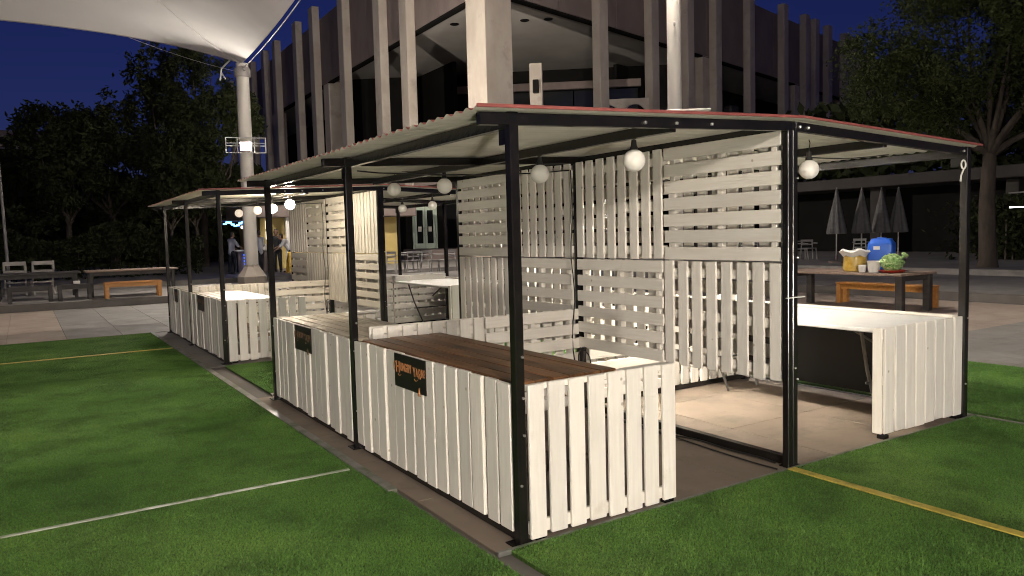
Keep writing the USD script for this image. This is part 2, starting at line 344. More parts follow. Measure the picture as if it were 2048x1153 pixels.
# raised terraces behind and to the right, each one step up
def ell(a, b): return [(-60, b), (a, b), (a, -40), (120, -40), (120, 160), (-60, 160)]
struct('terrace', prism(ell(14.70, 20.0), -.3, .19), M['pave_grey'], 'raised paved terrace one step above the plaza')
struct('terrace_step', cat([b3(-60, 14.72, 19.985, 20.03, -.02, .194), b3(14.685, 14.73, -40, 19.985, -.02, .194)]), M['shaded_riser'], 'stone riser along the terrace edge, coloured dark for its shade')
struct('upper_terrace', prism(ell(20.5, 25.6), .0, .36), M['pave_grey'], 'second paved level in front of the building')

# artificial turf: four pieces
lawns = {'left': (-13, -.22, -7, 12.25), 'near': (-.10, 4.62, -7.5, -.05), 'gap': (.02, 4.62, 4.98, 7.26), 'right': (4.80, 7.33, -7, 4.9)}
lab = {'left': 'wide green artificial turf left of the two stalls', 'near': 'green artificial turf in front of the nearer stall', 'gap': 'small green turf piece between the two stalls', 'right': 'green artificial turf right of the nearer stall'}
for k, (x0, x1, y0, y1) in lawns.items():
    obj('artificial_turf', b3(x0, x1, y0, y1, -.016, .004), M['turf_base'], label=lab[k], cat='turf', kind='structure')
def blades(n, size, seed, hgt=.0145):
    g = np.random.default_rng(seed)
    p = np.c_[g.uniform(-size / 2, size / 2, (n, 2)), np.zeros(n)]
    a = g.uniform(0, 2 * PI, n); d = np.c_[np.cos(a), np.sin(a), np.zeros(n)]; s = np.c_[-d[:, 1], d[:, 0], np.zeros(n)]
    h = hgt * g.uniform(.55, 1.15, n)[:, None]; lean = g.uniform(.1, .9, n)[:, None]
    w = .0019
    v = np.stack([p - s * w, p + s * w, p + d * lean * h * .45 + s * w * .8 + [0, 0, 1] * h * .65, p + d * lean * h * .45 - s * w * .8 + [0, 0, 1] * h * .65, p + d * lean * h * 1.25 + [0, 0, 1] * h], 1)
    f = np.array([[0, 1, 2], [0, 2, 3], [3, 2, 4]])[None] + (np.arange(n) * 5)[:, None, None]
    return trimesh.Trimesh(v.reshape(-1, 3), f.reshape(-1, 3), process=False)
PT = .30
pi = UsdGeom.PointInstancer.Define(stage, '/World/turf_fibres')
tag(pi.GetPrim(), 'short upright green fibres of the artificial turf', 'turf fibres', kind='stuff')
protos = []
for k in range(4):
    UsdGeom.Scope.Define(stage, '/World/turf_fibres/protos')
    protos.append(Sdf.Path(obj('fibre_patch', blades(2600, PT, 50 + k), M['turf'], '/World/turf_fibres/protos', local=True)))
pi.CreatePrototypesRel().SetTargets(protos)
pos, idx, ori = [], [], []
for k, (x0, x1, y0, y1) in lawns.items():
    for i in range(int(round((x1 - x0) / PT))):
        for j in range(int(round((y1 - y0) / PT))):
            nx, ny = round((x1 - x0) / PT), round((y1 - y0) / PT)
            x, y = x0 + (i + .5) * (x1 - x0) / nx, y0 + (j + .5) * (y1 - y0) / ny
            q = np.array([x, y]) - CAM[:2]
            if q @ fw[:2] < -.5 or x < -9: continue
            a = RNG.integers(4) * PI / 2
            pos.append((x, y, .004)); idx.append(int(RNG.integers(4))); ori.append(Gf.Quath(float(math.cos(a / 2)), 0., 0., float(math.sin(a / 2))))
pi.CreatePositionsAttr(Vt.Vec3fArray.FromNumpy(np.array(pos, np.float32)))
pi.CreateProtoIndicesAttr(Vt.IntArray(idx)); pi.CreateOrientationsAttr(Vt.QuathArray(ori))
# tapes and edging strips
def strip(name, x0, x1, y0, y1, z0, z1, m, label, c): obj(name, b3(x0, x1, y0, y1, z0, z1), m, label=label, cat=c)
strip('line_marking', -13, -.27, 9.56, 9.63, .020, .026, M['tape_yellow'], 'yellow line across the left turf near the far stall', 'line marking')
strip('line_marking', -13, -.30, 1.775, 1.805, .020, .026, M['tape_white'], 'faded white line across the left turf beside the nearer counters', 'line marking')
strip('line_marking', 2.13, 2.20, -7, -.07, .020, .026, M['tape_yellow'], 'yellow line running over the near turf from the centre post', 'line marking')
strip('edging_strip', -.255, -.19, 1.2, 12.3, -.01, .020, M['edge_strip'], 'pale metal edging strip between left turf and the stalls', 'edging')
strip('edging_strip', -.18, 4.68, -.052, -.032, -.012, .014, M['edge_strip'], 'thin edging strip between near turf and stall paving', 'edging')
strip('edging_strip', .0, 4.6, 4.90, 4.96, -.012, .016, M['edge_strip'], 'pale edging strip between stall paving and the small turf', 'edging')

# ------------------------------------------------------------------ stalls
def slat(parent, c, size, axis, seed_rng, ch=.004):
    """One painted board: axis is its long direction (0 x, 1 y, 2 z); slightly uneven."""
    c = np.array(c, float) + seed_rng.normal(0, .0015, 3)
    s = np.array(size, float); s[axis] += seed_rng.uniform(-.010, .004)
    R = rotm([[0, 1, 0], [1, 0, 0], [1, 0, 0]][axis] if axis != 1 else [0, 0, 1], seed_rng.normal(0, .0022))
    return obj('slat', box(c, s, ch, R), M[('white_x', 'white_y', 'white_z')[axis]], parent)

def pallet(parent, O, along, W, H, front, orient, g, pitch=.141, sw=.099, th=.02, gap=.05, back=True, count=None):
    """A painted pallet: O its lower corner, along 0/1 = its horizontal axis, front = +1/-1 (side of the boards you see) on the other axis."""
    n = 1 - along
    def put(u0, u1, z0, z1, d0, d1):
        lo, hi = np.zeros(3), np.zeros(3)
        lo[along], hi[along] = O[along] + u0, O[along] + u1
        a, b = O[n] - front * d0, O[n] - front * d1
        lo[n], hi[n] = min(a, b), max(a, b)
        lo[2], hi[2] = O[2] + z0, O[2] + z1
        return (lo + hi) / 2, hi - lo
    st = []
    L = W if orient == 'V' else H
    k = count or max(2, round((L - sw) / pitch) + 1)
    at = np.linspace(sw / 2, L - sw / 2, k)
    for t in (.05, .5, .95):
        if orient == 'V': st.append(box(*put(.005, W - .005, t * (H - .09) + .0, t * (H - .09) + .07, th, th + gap), .002))
        else: st.append(box(*put(t * (W - .05), t * (W - .05) + .045, .005, H - .005, th, th + gap), .002))
    p = new_path('pallet_panel', parent); UsdGeom.Xform.Define(stage, p)
    for b_ in st: obj('stringer', b_, M['white_x' if along == 0 else 'white_y'] if orient == 'V' else M['white_z'], p)
    for a in at:
        if orient == 'V': slat(p, *put(a - sw / 2, a + sw / 2, 0, H, 0, th), 2, g)
        else: slat(p, *put(0, W, a - sw / 2, a + sw / 2, 0, th), along, g)
    if back:
        L2 = H if orient == 'V' else W
        k2 = max(2, round((L2 - sw) / pitch) + 1)
        for a in np.linspace(sw / 2, L2 - sw / 2, k2):
            if orient == 'V': slat(p, *put(0, W, a - sw / 2, a + sw / 2, th + gap, 2 * th + gap), along, g)
            else: slat(p, *put(a - sw / 2, a + sw / 2, 0, H, th + gap, 2 * th + gap), 2, g)
    return p

def wavy(x0, x1, y0, y1, zf, amp=.010, pitch=.105):
    ys = np.arange(y0, y1 + 1e-6, pitch / 8); xs = np.array([x0, x1])
    V = np.array([[x, y, zf(x) + amp * math.sin(2 * PI * y / pitch)] for y in ys for x in xs])
    F = []
    for i in range(len(ys) - 1):
        a = 2 * i; F += [[a, a + 1, a + 3], [a, a + 3, a + 2]]
    return trimesh.Trimesh(V, F, process=False)

def stall(label, X0, Y0, d, e, b, c, H, rise, flip, seed):
    g = np.random.default_rng(seed)
    s = thing('market_stall', label, 'stall', (X0, Y0, 0))
    P = lambda x, y, z: np.array([X0 + x, Y0 + y, z])
    B = M['black_steel']
    zr = H + rise
    roofz = lambda x: (H + .008 + (rise + .012) * (1 - abs(x - X0 - d) / max(d, e - d)))
    # posts
    for i, y in enumerate((0, b, c)):
        for x, w in ((0, .055), (d, .05 if i == 0 else .07), (e, .06)):
            top = (zr if x == d else H) - .0
            obj('post', box(P(x, y, top / 2), (w, w, top), .004), B, s)
    obj('post', box(P(d - .050, .004, zr / 2), (.044, .05, zr + .0), .004), B, s)
    for x in (0, d, e):
        obj('base_plate', cat([box(P(x, y, .004), (.13, .13, .008), .002) for y in (0, b, c)]), B, s)
    for x, y, zs in ((0, 0, (.33, .60, .80, 1.02)), (0, b, (.30, .78, 1.0)), (0, c, (.30, .78)), (d, 0, (.62, .70, 1.46, 2.0)), (e, 0, (.30, .86))):
        for z in zs:
            obj('bolt', box(P(x + .012 * (-1) ** int(z * 10), y - .033, z), (.014, .014, .014), .004), M['galv'], s)
    for y in (0, b, c):
        for x in (0, e):
            obj('gusset', prism([tuple(P(x, y, 0)[:2] + [-.004, 0]), tuple(P(x, y, 0)[:2] + [.004, 0]), tuple(P(x, y, 0)[:2] + [.004, .12]), tuple(P(x, y, 0)[:2] + [-.004, .12])], H - .16, H - .06), B, s)
    # beams: three gables and the long purlins
    for y in (-.003, b, c):
        obj('beam', cat([bar(P(-.20, y, roofz(X0 - .2) - .046), P(d, y, roofz(X0 + d) - .046), .045, .062, .003), bar(P(d, y, roofz(X0 + d) - .046), P(e + .03, y, roofz(X0 + e + .03) - .046), .045, .062, .003)]), B, s)
    for x in (.0, d * .52, d, d + (e - d) * .5, e):
        zz = roofz(X0 + x) - (.055 if x in (0, d, e) else .06)
        obj('purlin', bar(P(x, .025, zz), P(x, c - .025, zz), .05, .065, .003), B, s)
    # roof sheets, each lapping the next
    n = 6; L = c + .32
    for side, (xa, xb) in enumerate(((X0 - .25, X0 + d), (X0 + d, X0 + e + .07))):
        for k in range(n):
            ya, yb = Y0 - .09 + k * L / n, Y0 - .09 + (k + 1) * L / n + (.03 if k < n - 1 else 0)
            dz = .0025 * (k % 2)
            obj('roof_sheet', wavy(xa, xb, ya, yb, lambda x: roofz(x) + dz + (0.002 if side else 0)), M['roof'], s, smooth=True)
    tr = lambda x: roofz(X0 + x) + .006
    obj('red_trim', cat([bar(P(-.26, -.095, tr(-.26)), P(d, -.095, tr(d)), .010, .018, .002), bar(P(d, -.095, tr(d)), P(e + .08, -.095, tr(e + .08)), .010, .018, .002)]), M['red'], s)
    # bolts on the gable beam
    for x in (.9, 1.15, 1.45, d + .03, d + .12, e - .1):
        obj('bolt', box(P(x, -.036, roofz(X0 + x) - .05), (.018, .02, .018), .005), M['galv'], s)
    # base rail under the centre wall and a bottom rail
    obj('base_rail', bar(P(d, .05, .035), P(d, c - .05, .035), .06, .06, .003), B, s)
    # centre wall: two bays, two columns of two pallets each
    z0, zm, z1 = .59, 1.435, 2.325 + (H - 2.3)
    for bay, (ya, yb) in enumerate(((.05, b - .045), (b + .045, c - .045))):
        mid = (ya + yb) / 2
        for col, (u0, u1) in enumerate(((ya, mid - .006), (mid + .006, yb))):
            tb = (col + bay + flip) % 2 == 0
            off = 0.0 if tb else .012
            pallet(s, P(d - .055 - off, u0, z0), 1, u1 - u0, zm - z0 - .012, -1, 'V' if tb else 'H', g, back=True)
            pallet(s, P(d - .055 - off, u0, zm), 1, u1 - u0, z1 - zm, -1, 'H' if tb else 'V', g, back=True)
    # low dividers across at the middle posts
    zt = .955
    for ya in (b,):
        pallet(s, P(.14, ya - .05, .05), 0, 1.03, zt - .05, -1, 'V', g)
        pallet(s, P(1.185, ya - .055, .04), 0, d - .06 - 1.185, zt - .045, -1, 'H', g)
        m = (d + e) / 2
        pallet(s, P(d + .06, ya - .05, .06), 0, m - d - .07, zt - .07, -1, 'H', g)
        pallet(s, P(m + .01, ya - .055, .06), 0, e - m - .06, zt - .06, -1, 'H' if flip else 'V', g)
        obj('base_rail', bar(P(d + .05, ya - .02, .03), P(e - .03, ya - .02, .03), .05, .05, .003), B, s)
    # cables along the beams and down the middle post
    sag = lambda p, q, k, dz: [p + (q - p) * t + np.array([0, 0, -dz * math.sin(PI * t)]) + g.normal(0, .004, 3) for t in np.linspace(0, 1, k)]
    obj('cable', tube(sag(P(.1, b + .05, H - .10), P(d - .05, b + .06, zr - .12), 12, .03), .006), M['cable'], s, smooth=True)
    drop = [P(d - .13, b - .06, z) + np.array([.012 * math.sin(7 * z), .010 * math.cos(9 * z), 0]) for z in np.linspace(H - .05, .35, 18)]
    obj('cable', tube(drop, .006), M['cable'], s, smooth=True)
    loop = [P(d - .16, b - .25 + .09 * math.sin(t), .52 + .10 * math.cos(t) - .02 * t / PI) for t in np.linspace(-.4, 2 * PI, 20)]
    obj('cable', tube(loop + [P(d - .17, b - .18, .2), P(d - .2, b - .1, .02)], .006), M['cable'], s, smooth=True)
    lie = [P(d - .09 + .05 * math.sin(3.1 * t) + .02 * math.sin(9 * t), t, .012) for t in np.linspace(.1, b - .1, 26)]
    obj('cable', tube(lie, .007), M['cable'], s, smooth=True)
    lie = [P(d - .13 - .04 * math.sin(2.3 * t + 1), t, .011) for t in np.linspace(-.0, 1.9, 20)]
    obj('cable', tube(lie, .006), M['cable'], s, smooth=True)
    return s, roofz

# ------------------------------------------------------------------ counters
def lettering(parent, x, yc, zc, w, mt, clear=True):
    """The two words on a board that is read from the -x side, with a swash under them and a small tent mark below right."""
    ms = []
    def put(txt, h, u, z, sx=1.0, sz=1.0):
        m = meshkit.text_mesh(txt, h, .0015, bold=True); v = np.array(m.vertices)
        ms.append(trimesh.Trimesh(np.c_[x - .0005 - v[:, 2], yc - (u + (v[:, 0]) * sx), zc + z + v[:, 1] * sz], np.array(m.faces)[:, ::-1], process=False))
        return v[:, 0].max() * sx
    u = -w / 2 + .022
    for txt, h, z, sx, sz, sp in (('H', .056, -.006, 1.25, 1.35, .006), ('UNGRY', .040, .010, .93, 1.35, .024), ('Y', .042, -.002, 1.0, 1.4, .003), ('A', .040, .002, .95, 1.3, .003), ('R', .042, -.008, 1.0, 1.5, .004), ('N?', .040, .006, .95, 1.3, 0)):
        u += put(txt, h, u, z, sx, sz) + sp
    C = lambda pts: ms.append(tube([(x - .001, yc - a, zc + b) for a, b in pts], .0022, 5))
    C([(-w / 2 + .014 + .022 * math.sin(t), .03 + .034 * math.cos(t)) for t in np.linspace(-2.6, .6, 12)])
    C([(-w / 2 + .06 + .05 * t, -.018 - .012 * math.sin(PI * t)) for t in np.linspace(0, 1, 8)])
    C([(w / 2 - .17 + .05 * t, -.02 - .012 * math.sin(PI * t)) for t in np.linspace(0, 1, 8)])
    tu, tz = w / 2 - .10, -.125
    for a, b in (((tu - .020, tz), (tu, tz + .055)), ((tu, tz + .055), (tu + .020, tz)), ((tu - .020, tz), (tu + .020, tz)), ((tu - .006, tz), (tu, tz + .03)), ((tu, tz + .03), (tu + .006, tz))):
        C([a, b])
    return obj('lettering', cat(ms), mt, parent)

def front_counter(label, X, ya, yb, end, top, sign, seed, ntop=6, group=None):
    g = np.random.default_rng(seed)
    t = thing('pallet_counter', label, 'counter', (X, ya, 0), group=group)
    y0, y1 = ya + .04, yb - .035
    n = 15; p = (y1 - y0) / n
    for k in range(n):
        gp = .019 + .010 * g.random() * (1.3 if k < 6 and end == 'near' else .7)
        zb = .045 + g.normal(0, .006)
        slat(t, (X - .004 + g.normal(0, .0045), y0 + (k + .5) * p, (zb + .868) / 2), (.026, p - gp, .868 - zb), 2, g, .004)
    for z in (.12, .46, .82): obj('rail', box((X + .024, (y0 + y1) / 2, z), (.022, y1 - y0, .07), .003), M['white_y'], t)
    # top boards run along the counter
    w = .70 / ntop
    for k in range(ntop):
        obj('top_board', box((X + .04 + (k + .5) * w, (y0 + y1) / 2, .853 + g.normal(0, .0012)), (w - .009, y1 - y0 - .05 + g.uniform(-.012, .006), .024), .004), M[top], t)
    obj('top_bearer', cat([box((X + .40, y, .82), (.68, .06, .04)) for y in (y0 + .08, (y0 + y1) / 2, y1 - .08)]), M['grey_wood'], t)
    # the slatted end panel
    for kind, yy in (('near', ya), ('far', yb)):
        if kind != end: continue
        f = -1 if kind == 'near' else 1
        xs = np.linspace(.052, 1.13, 9); pp = (1.13 - .046) / 7.8
        for k in range(8):
            ww = .108 + g.normal(0, .004)
            zb = .018 + abs(g.normal(0, .008))
            slat(t, (X + .046 + .054 + k * (1.13 - .154) / 7, yy + f * .012 + g.normal(0, .002), (zb + .866) / 2), (ww, .022, .866 - zb), 2, g, .005)
        for z, hh in ((.07, .07), (.842, .035)): obj('rail', box((X + .59, yy - f * .014, z), (1.07, .024, hh), .003), M['white_x'], t)
        obj('top_rail', box((X + .94, yy - f * .045, .848), (.36, .07, .022), .004), M['white_x'], t)
        obj('foot', cat([box((X + x, yy - f * .01, .012), (.07, .05, .024), .003) for x in (.12, 1.08)]), M['black_steel'], t)
    # inside: legs and two shelves
    obj('leg', cat([box((X + x, y, .42), (.045, .045, .84), .003) for x in (.10, .70) for y in (y0 + .14, (y0 + y1) / 2, y1 - .14)]), M['dark_wood'], t)
    for k in range(4):
        obj('shelf_board', box((X + .14 + k * .165, (y0 + y1) / 2, .36), (.15, y1 - y0 - .12, .018), .003), M['grey_wood'], t)
    obj('shelf_bearer', cat([box((X + .40, y, .33), (.62, .05, .04)) for y in (y0 + .14, (y0 + y1) / 2, y1 - .14)]), M['grey_wood'], t)
    obj('base_rail', bar((X + .02, y0, .025), (X + .02, y1, .025), .04, .045, .003), M['black_steel'], t)
    if sign:
        yc, dim = sign
        sp = obj('sign_board', box((X - .020, yc, .748), (.006, .49, .232), .002), M['sign_black'], t, label='black sign with worn copper lettering' if dim else 'black sign reading HUNGRY YARN?')
        lettering(sp, X - .0232, yc, .742, .49, M['sign_print_dim' if dim else 'sign_print'])
    return t

def side_counter(label, X, xe, ya, yb, seed, panel=True):
    """The counter on the far side: slatted end, black back board, white top edge."""
    g = np.random.default_rng(seed)
    t = thing('side_counter', label, 'counter', (X, ya, 0))
    W = xe - X
    if panel:
        pp = (W - .02) / 8
        for k in range(8):
            zb = .035 + abs(g.normal(0, .008))
            slat(t, (X + .01 + (k + .5) * pp, ya + .004 + g.normal(0, .0012), (zb + .878) / 2), (pp - .011 - .008 * g.random(), .022, .878 - zb), 2, g, .006)
        obj('rail', cat([box((X + W / 2, ya + .03, z), (W - .05, .024, .07), .003) for z in (.12, .46, .82)]), M['white_x'], t)
        obj('corner_board', box((X + .012, ya + .055, .455), (.022, .075, .83), .004), M['white_z'], t)
        obj('foot', cat([box((x, ya + .03, .016), (.07, .06, .032), .004) for x in (X + .05, xe - .06)]), M['black_steel'], t)
    obj('back_board', box((xe - .035, (ya + yb) / 2 + .03, .47), (.018, yb - ya - .10, .76), .002), M['black_board'], t)
    obj('top_edge', box((xe - .03, (ya + yb) / 2 + .02, .872), (.075, yb - ya - .06, .022), .004), M['white_y'], t)
    return t

def folding_table(label, x0, x1, y0, y1, z, seed):
    t = thing('folding_table', label, 'table', ((x0 + x1) / 2, (y0 + y1) / 2, 0))
    obj('table_top', box(((x0 + x1) / 2, (y0 + y1) / 2, z - .018), (x1 - x0, y1 - y0, .036), .008), M['table_white'], t)
    xa, xb = x0 + .16, x1 - .16
    for s, yy in ((1, y0 + .24), (-1, y1 - .24)):
        for xx in (xa, xb):
            sp = .30 if xx == xa else -.02
            obj('leg', tube([(xx, yy + s * .02, z - .04), (xx + sp * .35, yy + s * .03, z * .55), (xx + sp, yy + s * .04, .012)], .014, 8), M['steel_grey'], t, smooth=True)
        obj('cross_bar', cat([tube([(xa + .1, yy + s * .035, z * .42), (xb - .01, yy + s * .035, z * .42)], .011, 8), tube([(xa, yy + s * .02, z - .05), (xb, yy + s * .02, z - .05)], .011, 8)]), M['steel_grey'], t, smooth=True)
        xm = (xa + xb) / 2
        obj('brace', tube([(xm + .1, yy + s * .03, z * .66), (xm + .1, yy + s * .55, z - .05)], .012, 8), M['steel_grey'], t, smooth=True)
    return t

H1, D1, E1, B1, C1 = 2.3, 2.271, 4.533, 2.38, 4.693
s1, roof1 = stall('nearer open market stall with black steel posts, white pallet walls and red trimmed tin roof', 0, 0, D1, E1, B1, C1, H1, .075, 0, 11)
s2, roof2 = stall('farther open market stall with lit globe lamps, behind the nearer one at left', .09, 7.5, 2.37, 4.72, 2.42, 4.62, 2.37, .08, 1, 12)
front_counter('nearest white slatted counter with dark brown plank top and HUNGRY YARN? sign', 0, 0, B1, 'near', 'oak', (1.31, False), 21)
front_counter('white slatted counter of the nearer stall with pale worn plank top and worn black sign', 0, B1, C1, 'far', 'pale_wood', (3.645, True), 22)
front_counter('white slatted counter of the farther stall beside the small turf piece', .09, 7.5, 9.92, 'near', 'pale_wood', (8.98, True), 23)
front_counter('farthest white slatted counter at the left end of the row', .09, 9.92, 12.12, 'far', 'pale_wood', (11.32, True), 24)
side_counter('white board ended counter with black back at the right of the nearer stall', 3.36, E1, 0, B1, 31)
side_counter('white topped counter behind the divider at the back right of the nearer stall', 3.36, E1, B1 + .06, C1, 32, panel=False)
side_counter('white topped counter with black back at the right of the farther stall', 3.6, 4.81, 7.5, 9.9, 33)
folding_table('white folding table inside the right counter of the nearer stall', 3.39, E1 - .075, .05, 2.25, .862, 41)
folding_table('white folding table with dark legs inside the right booth of the farther stall', 3.62, 4.72, 7.56, 9.75, .86, 42)

# ties: a bit of white string on two posts
obj('post_tie', cat([tube([(D1 + .0, -.055, 1.19), (D1 + .06, -.05, 1.192), (D1 + .06, .05, 1.19)], .004, 6), tube([(D1 - .11, -.03, 1.188), (D1 + .06, -.052, 1.191)], .004, 6)]), M['string'], label='thin white tie round the centre post of the nearer stall', cat='tie')
q = np.array([4.42, -.04, 2.10])
obj('post_tie', cat([tube([q + np.array([.035 * math.sin(t), 0, .05 + .035 * math.cos(t)]) for t in np.linspace(.3, 2 * PI, 14)], .007, 6), tube([q + [.01, 0, .02], q + [-.035, 0, -.04], q + [-.045, 0, -.09]], .007, 6)]), M['string'], label='white knotted cloth tie at the top of the right corner post', cat='tie')

# ------------------------------------------------------------------ globe lamps on cords
def globe(label, c, mt, cord=.20, group=None, r=.073):
    t = thing('globe_lamp', label, 'lamp', c, group=group)
    x, y, z = c
    gm = trimesh.creation.icosphere(3, r); gm.apply_translation(c)
    obj('globe', gm, mt, t, smooth=True)
    obj('socket', lathe([(.0, z + r + .062), (.016, z + r + .06), (.02, z + r + .02), (.026, z + r + .012), (.027, z + r - .012), (0, z + r - .012)], (x, y, 0), 14), M['black_board'], t, smooth=40)
    obj('cord', tube([(x, y, z + r + .05), (x + .012, y + .006, z + r + .05 + cord * .4), (x + .004, y - .006, z + r + .05 + cord * .75), (x + .0, y, z + r + .05 + cord)], .004, 6), M['cable'], t, smooth=True)
    return t
G1 = [(1.20, 1.47, 2.125, 'globe lamp hanging over the dark brown counter top, behind the near corner post'),
      (1.20, .40, 2.125, 'largest opal globe lamp, hanging in front of the near pallet wall'),
      (2.86, .30, 2.10, 'opal globe lamp hanging right of the centre post'),
      (1.20, 3.04, 2.14, 'opal globe lamp over the pale counter, just left of the near corner post'),
      (1.20, 4.19, 2.18, 'opal globe lamp over the pale counter beside the farther stall')]
for x, y, z, l in G1: globe(l, (x, y, z), M['globe_off'], .085 if x < 2 else .10)
G2 = [(1.2, 11.13, 2.19, 'globe_dim', 'leftmost globe lamp of the farther stall'), (1.2, 9.82, 2.19, 'globe_dim', 'softly glowing globe lamp in front of the white mast'),
      (1.2, 8.90, 2.18, 'globe_on', 'brightly lit globe lamp just left of the far corner post of the nearer stall'), (1.2, 7.96, 2.20, 'globe_on', 'brightest lit globe lamp at the near end of the farther stall'),
      (3.4, 8.80, 2.17, 'globe_off', 'small opal globe lamp left of the pale green door'), (3.4, 7.65, 2.17, 'globe_off', 'small opal globe lamp in front of the pale green door')]
for x, y, z, m, l in G2: globe(l, (x, y, z), M[m], .08)
for pts, par in ((G1[:2] + G1[3:], s1), (G2[:4], s2), (G2[4:], s2)):
    P_ = sorted([(p[0], p[1], p[2] + .20) for p in pts], key=lambda a: a[1]); line = []
    P_ = [(P_[0][0], P_[0][1] - .25, P_[0][2] + .03)] + P_ + [(P_[-1][0], P_[-1][1] + .25, P_[-1][2] + .02)]
    for a, b in zip(P_[:-1], P_[1:]):
        line += [np.array(a) * (1 - t) + np.array(b) * t + np.array([.02 * math.sin(5 * t), 0, -.035 * math.sin(PI * t)]) for t in np.linspace(0, 1, 7)[:-1]]
    obj('lamp_cord', tube(line, .005, 6), M['cable'], par, smooth=True)
line = [np.array([2.35 + t * 2.1, .60 + .03 * math.sin(8 * t), 2.30 - .07 * math.sin(PI * t)]) for t in np.linspace(0, 1, 16)]
obj('lamp_cord', tube(line, .005, 6), M['cable'], s1, smooth=True)

# ------------------------------------------------------------------ flood lamps, most of them out of view
def aim(d):
    d = np.array(d, float) / np.linalg.norm(d); s = np.cross(d, [0, 0, 1.0]); s /= np.linalg.norm(s)
    return np.stack([s, d, np.cross(s, d)], 1)              # columns: sideways, forwards, up
def flood_parts(parent, c, d, w, h, glass, hood=.06):
    R = aim(d); c = np.asarray(c, float)
    obj('housing', cat([box(c - R[:, 1] * .05, (w + .06, .06, h + .06), .01, R)] + [box(c + R @ np.array(o), s_, .0, R) for o, s_ in (((0, hood / 2 - .03, h / 2 + .02), (w + .05, hood, .014)), ((0, hood / 2 - .03, -h / 2 - .02), (w + .05, hood, .014)), ((w / 2 + .02, hood / 2 - .03, 0), (.014, hood, h)), ((-w / 2 - .02, hood / 2 - .03, 0), (.014, hood, h)))]), M['lamp_metal'], parent)
    obj('lamp_glass', box(c - R[:, 1] * .012, (w, .008, h), 0, R), glass, parent)

# unseen lamps behind the centre wall of the nearer stall, placed to light its right booth
for y, z, l in ((1.74, 2.03, 'unseen small flood lamp behind the near pallet wall, placed to light the booth'), (2.82, 2.08, 'unseen small flood lamp behind the pallet wall past the middle post, placed to light the booth')):
    t = thing('work_lamp', l, 'lamp', (D1 + .2, y, z))
    flood_parts(t, (D1 + .17, y, z), (.62, .25, -.72), .16, .10, M['lamp_work'])
    obj('bracket', cat([bar((D1 + .07, y, z + .02), (D1 + .14, y, z + .02), .02), box((D1 + .065, y, z + .02), (.012, .08, .10))]), M['black_steel'], t)

def mast(label, x, y, zb, h, r0, r1, footing=True):
    t = thing('canopy_mast', label, 'mast', (x, y, zb))
    n = 28
    obj('pole', lathe([(r0, zb + .05), (r0, zb + h * .35), (r1, zb + h - .4), (r1 * .98, zb + h)], (x, y, 0), n), M['mast'], t, smooth=50)
    if footing:
        obj('footing', lathe([(r0 * 2.2, zb), (r0 * 2.2, zb + .24), (r0 * 2.1, zb + .27), (r0 * 1.15, zb + .58), (r0 * 1.06, zb + .66), (r0 * .9, zb + .66)], (x, y, 0), 8), M['concrete'], t)
    return t
MX, MY = 4.71, 24.7
m1 = mast('tall white mast holding the tent tip, with a lit flood lamp', MX, MY, .19, 7.75, .235, .22)
obj('collar', cat([lathe([(.25, 7.45), (.29, 7.5), (.29, 7.72), (.24, 7.8)], (MX, MY, 0), 24), box((MX, MY - .25, 7.72), (.10, .22, .16), .01)]), M['mast_grey'], m1, smooth=40)
d1 = np.array([CAM[0] - MX, CAM[1] - MY, 0]); d1 /= np.linalg.norm(d1); s1_ = np.array([-d1[1], d1[0], 0])
fc = np.array([MX, MY, 5.05]) + d1 * .34
fr = []
for zz in (-.26, -.02, .07, .26): fr.append(bar(fc - s1_ * .66 + [0, 0, zz], fc + s1_ * .66 + [0, 0, zz], .035))
for uu in (-.66, -.28, .28, .66): fr.append(bar(fc + s1_ * uu + [0, 0, -.27], fc + s1_ * uu + [0, 0, .27], .035))
fr.append(bar(fc - d1 * .42, fc - d1 * .02, .06))
obj('lamp_frame', cat(fr), M['lamp_metal'], m1)
fl = thing('flood_lamp', 'lit flood lamp in the frame on the white mast at left', 'lamp', fc)
flood_parts(fl, fc + d1 * .10 - [0, 0, .05], d1 + [0, 0, -.35], .34, .26, M['lamp_mast1'])

f0 = thing('flood_lamp', 'unseen flood lamp behind the white mast at left, placed to light the building', 'lamp', (MX, MY, 6.0))
flood_parts(f0, (MX + .14, MY + .46, 6.6), (.93, .12, .12), .22, .20, M['lamp_bld'])  # unseen behind the pole; lights the corner column and left fins
obj('bracket', bar((MX, MY, 6.6), (MX + .06, MY + .45, 6.6), .04), M['lamp_metal'], f0)
m2 = mast('white mast rising behind the nearer stall, right of the thick building column', 9.47, 8.34, -.02, 9.4, .150, .140)
obj('bracket_arm', cat([tube([(8.95, 8.25, 4.10), (9.63, 7.50, 4.08)], .032, 8), bar((9.47, 8.34, 4.13), (9.33, 7.85, 4.09), .04)]), M['mast'], m2, smooth=40)
obj('cleat', box((9.36, 8.21, 5.9), (.05, .03, .07), .01), M['mast_grey'], m2)
for d, z in (((-.78, -.35, -.52), 7.5), ((-.9, .25, -.45), 7.5)):  # out of view above the frame, placed to light both stalls
    f2 = thing('flood_lamp', 'unseen flood lamp high on the right mast, placed to light the ' + ('nearer' if d[1] < 0 else 'farther') + ' stall', 'lamp', (9.3, 8.1, z))
    c = np.array([9.47, 8.34, z]) + np.array([d[0], d[1], 0]) * .30
    flood_parts(f2, c, d, .40, .26, M['lamp_mast2'])
    obj('bracket', bar((9.47, 8.34, z), c, .04), M['lamp_metal'], f2)
f2 = thing('flood_lamp', 'unseen flood lamp high on the right mast, placed to light the building', 'lamp', (9.5, 8.6, 8.2))
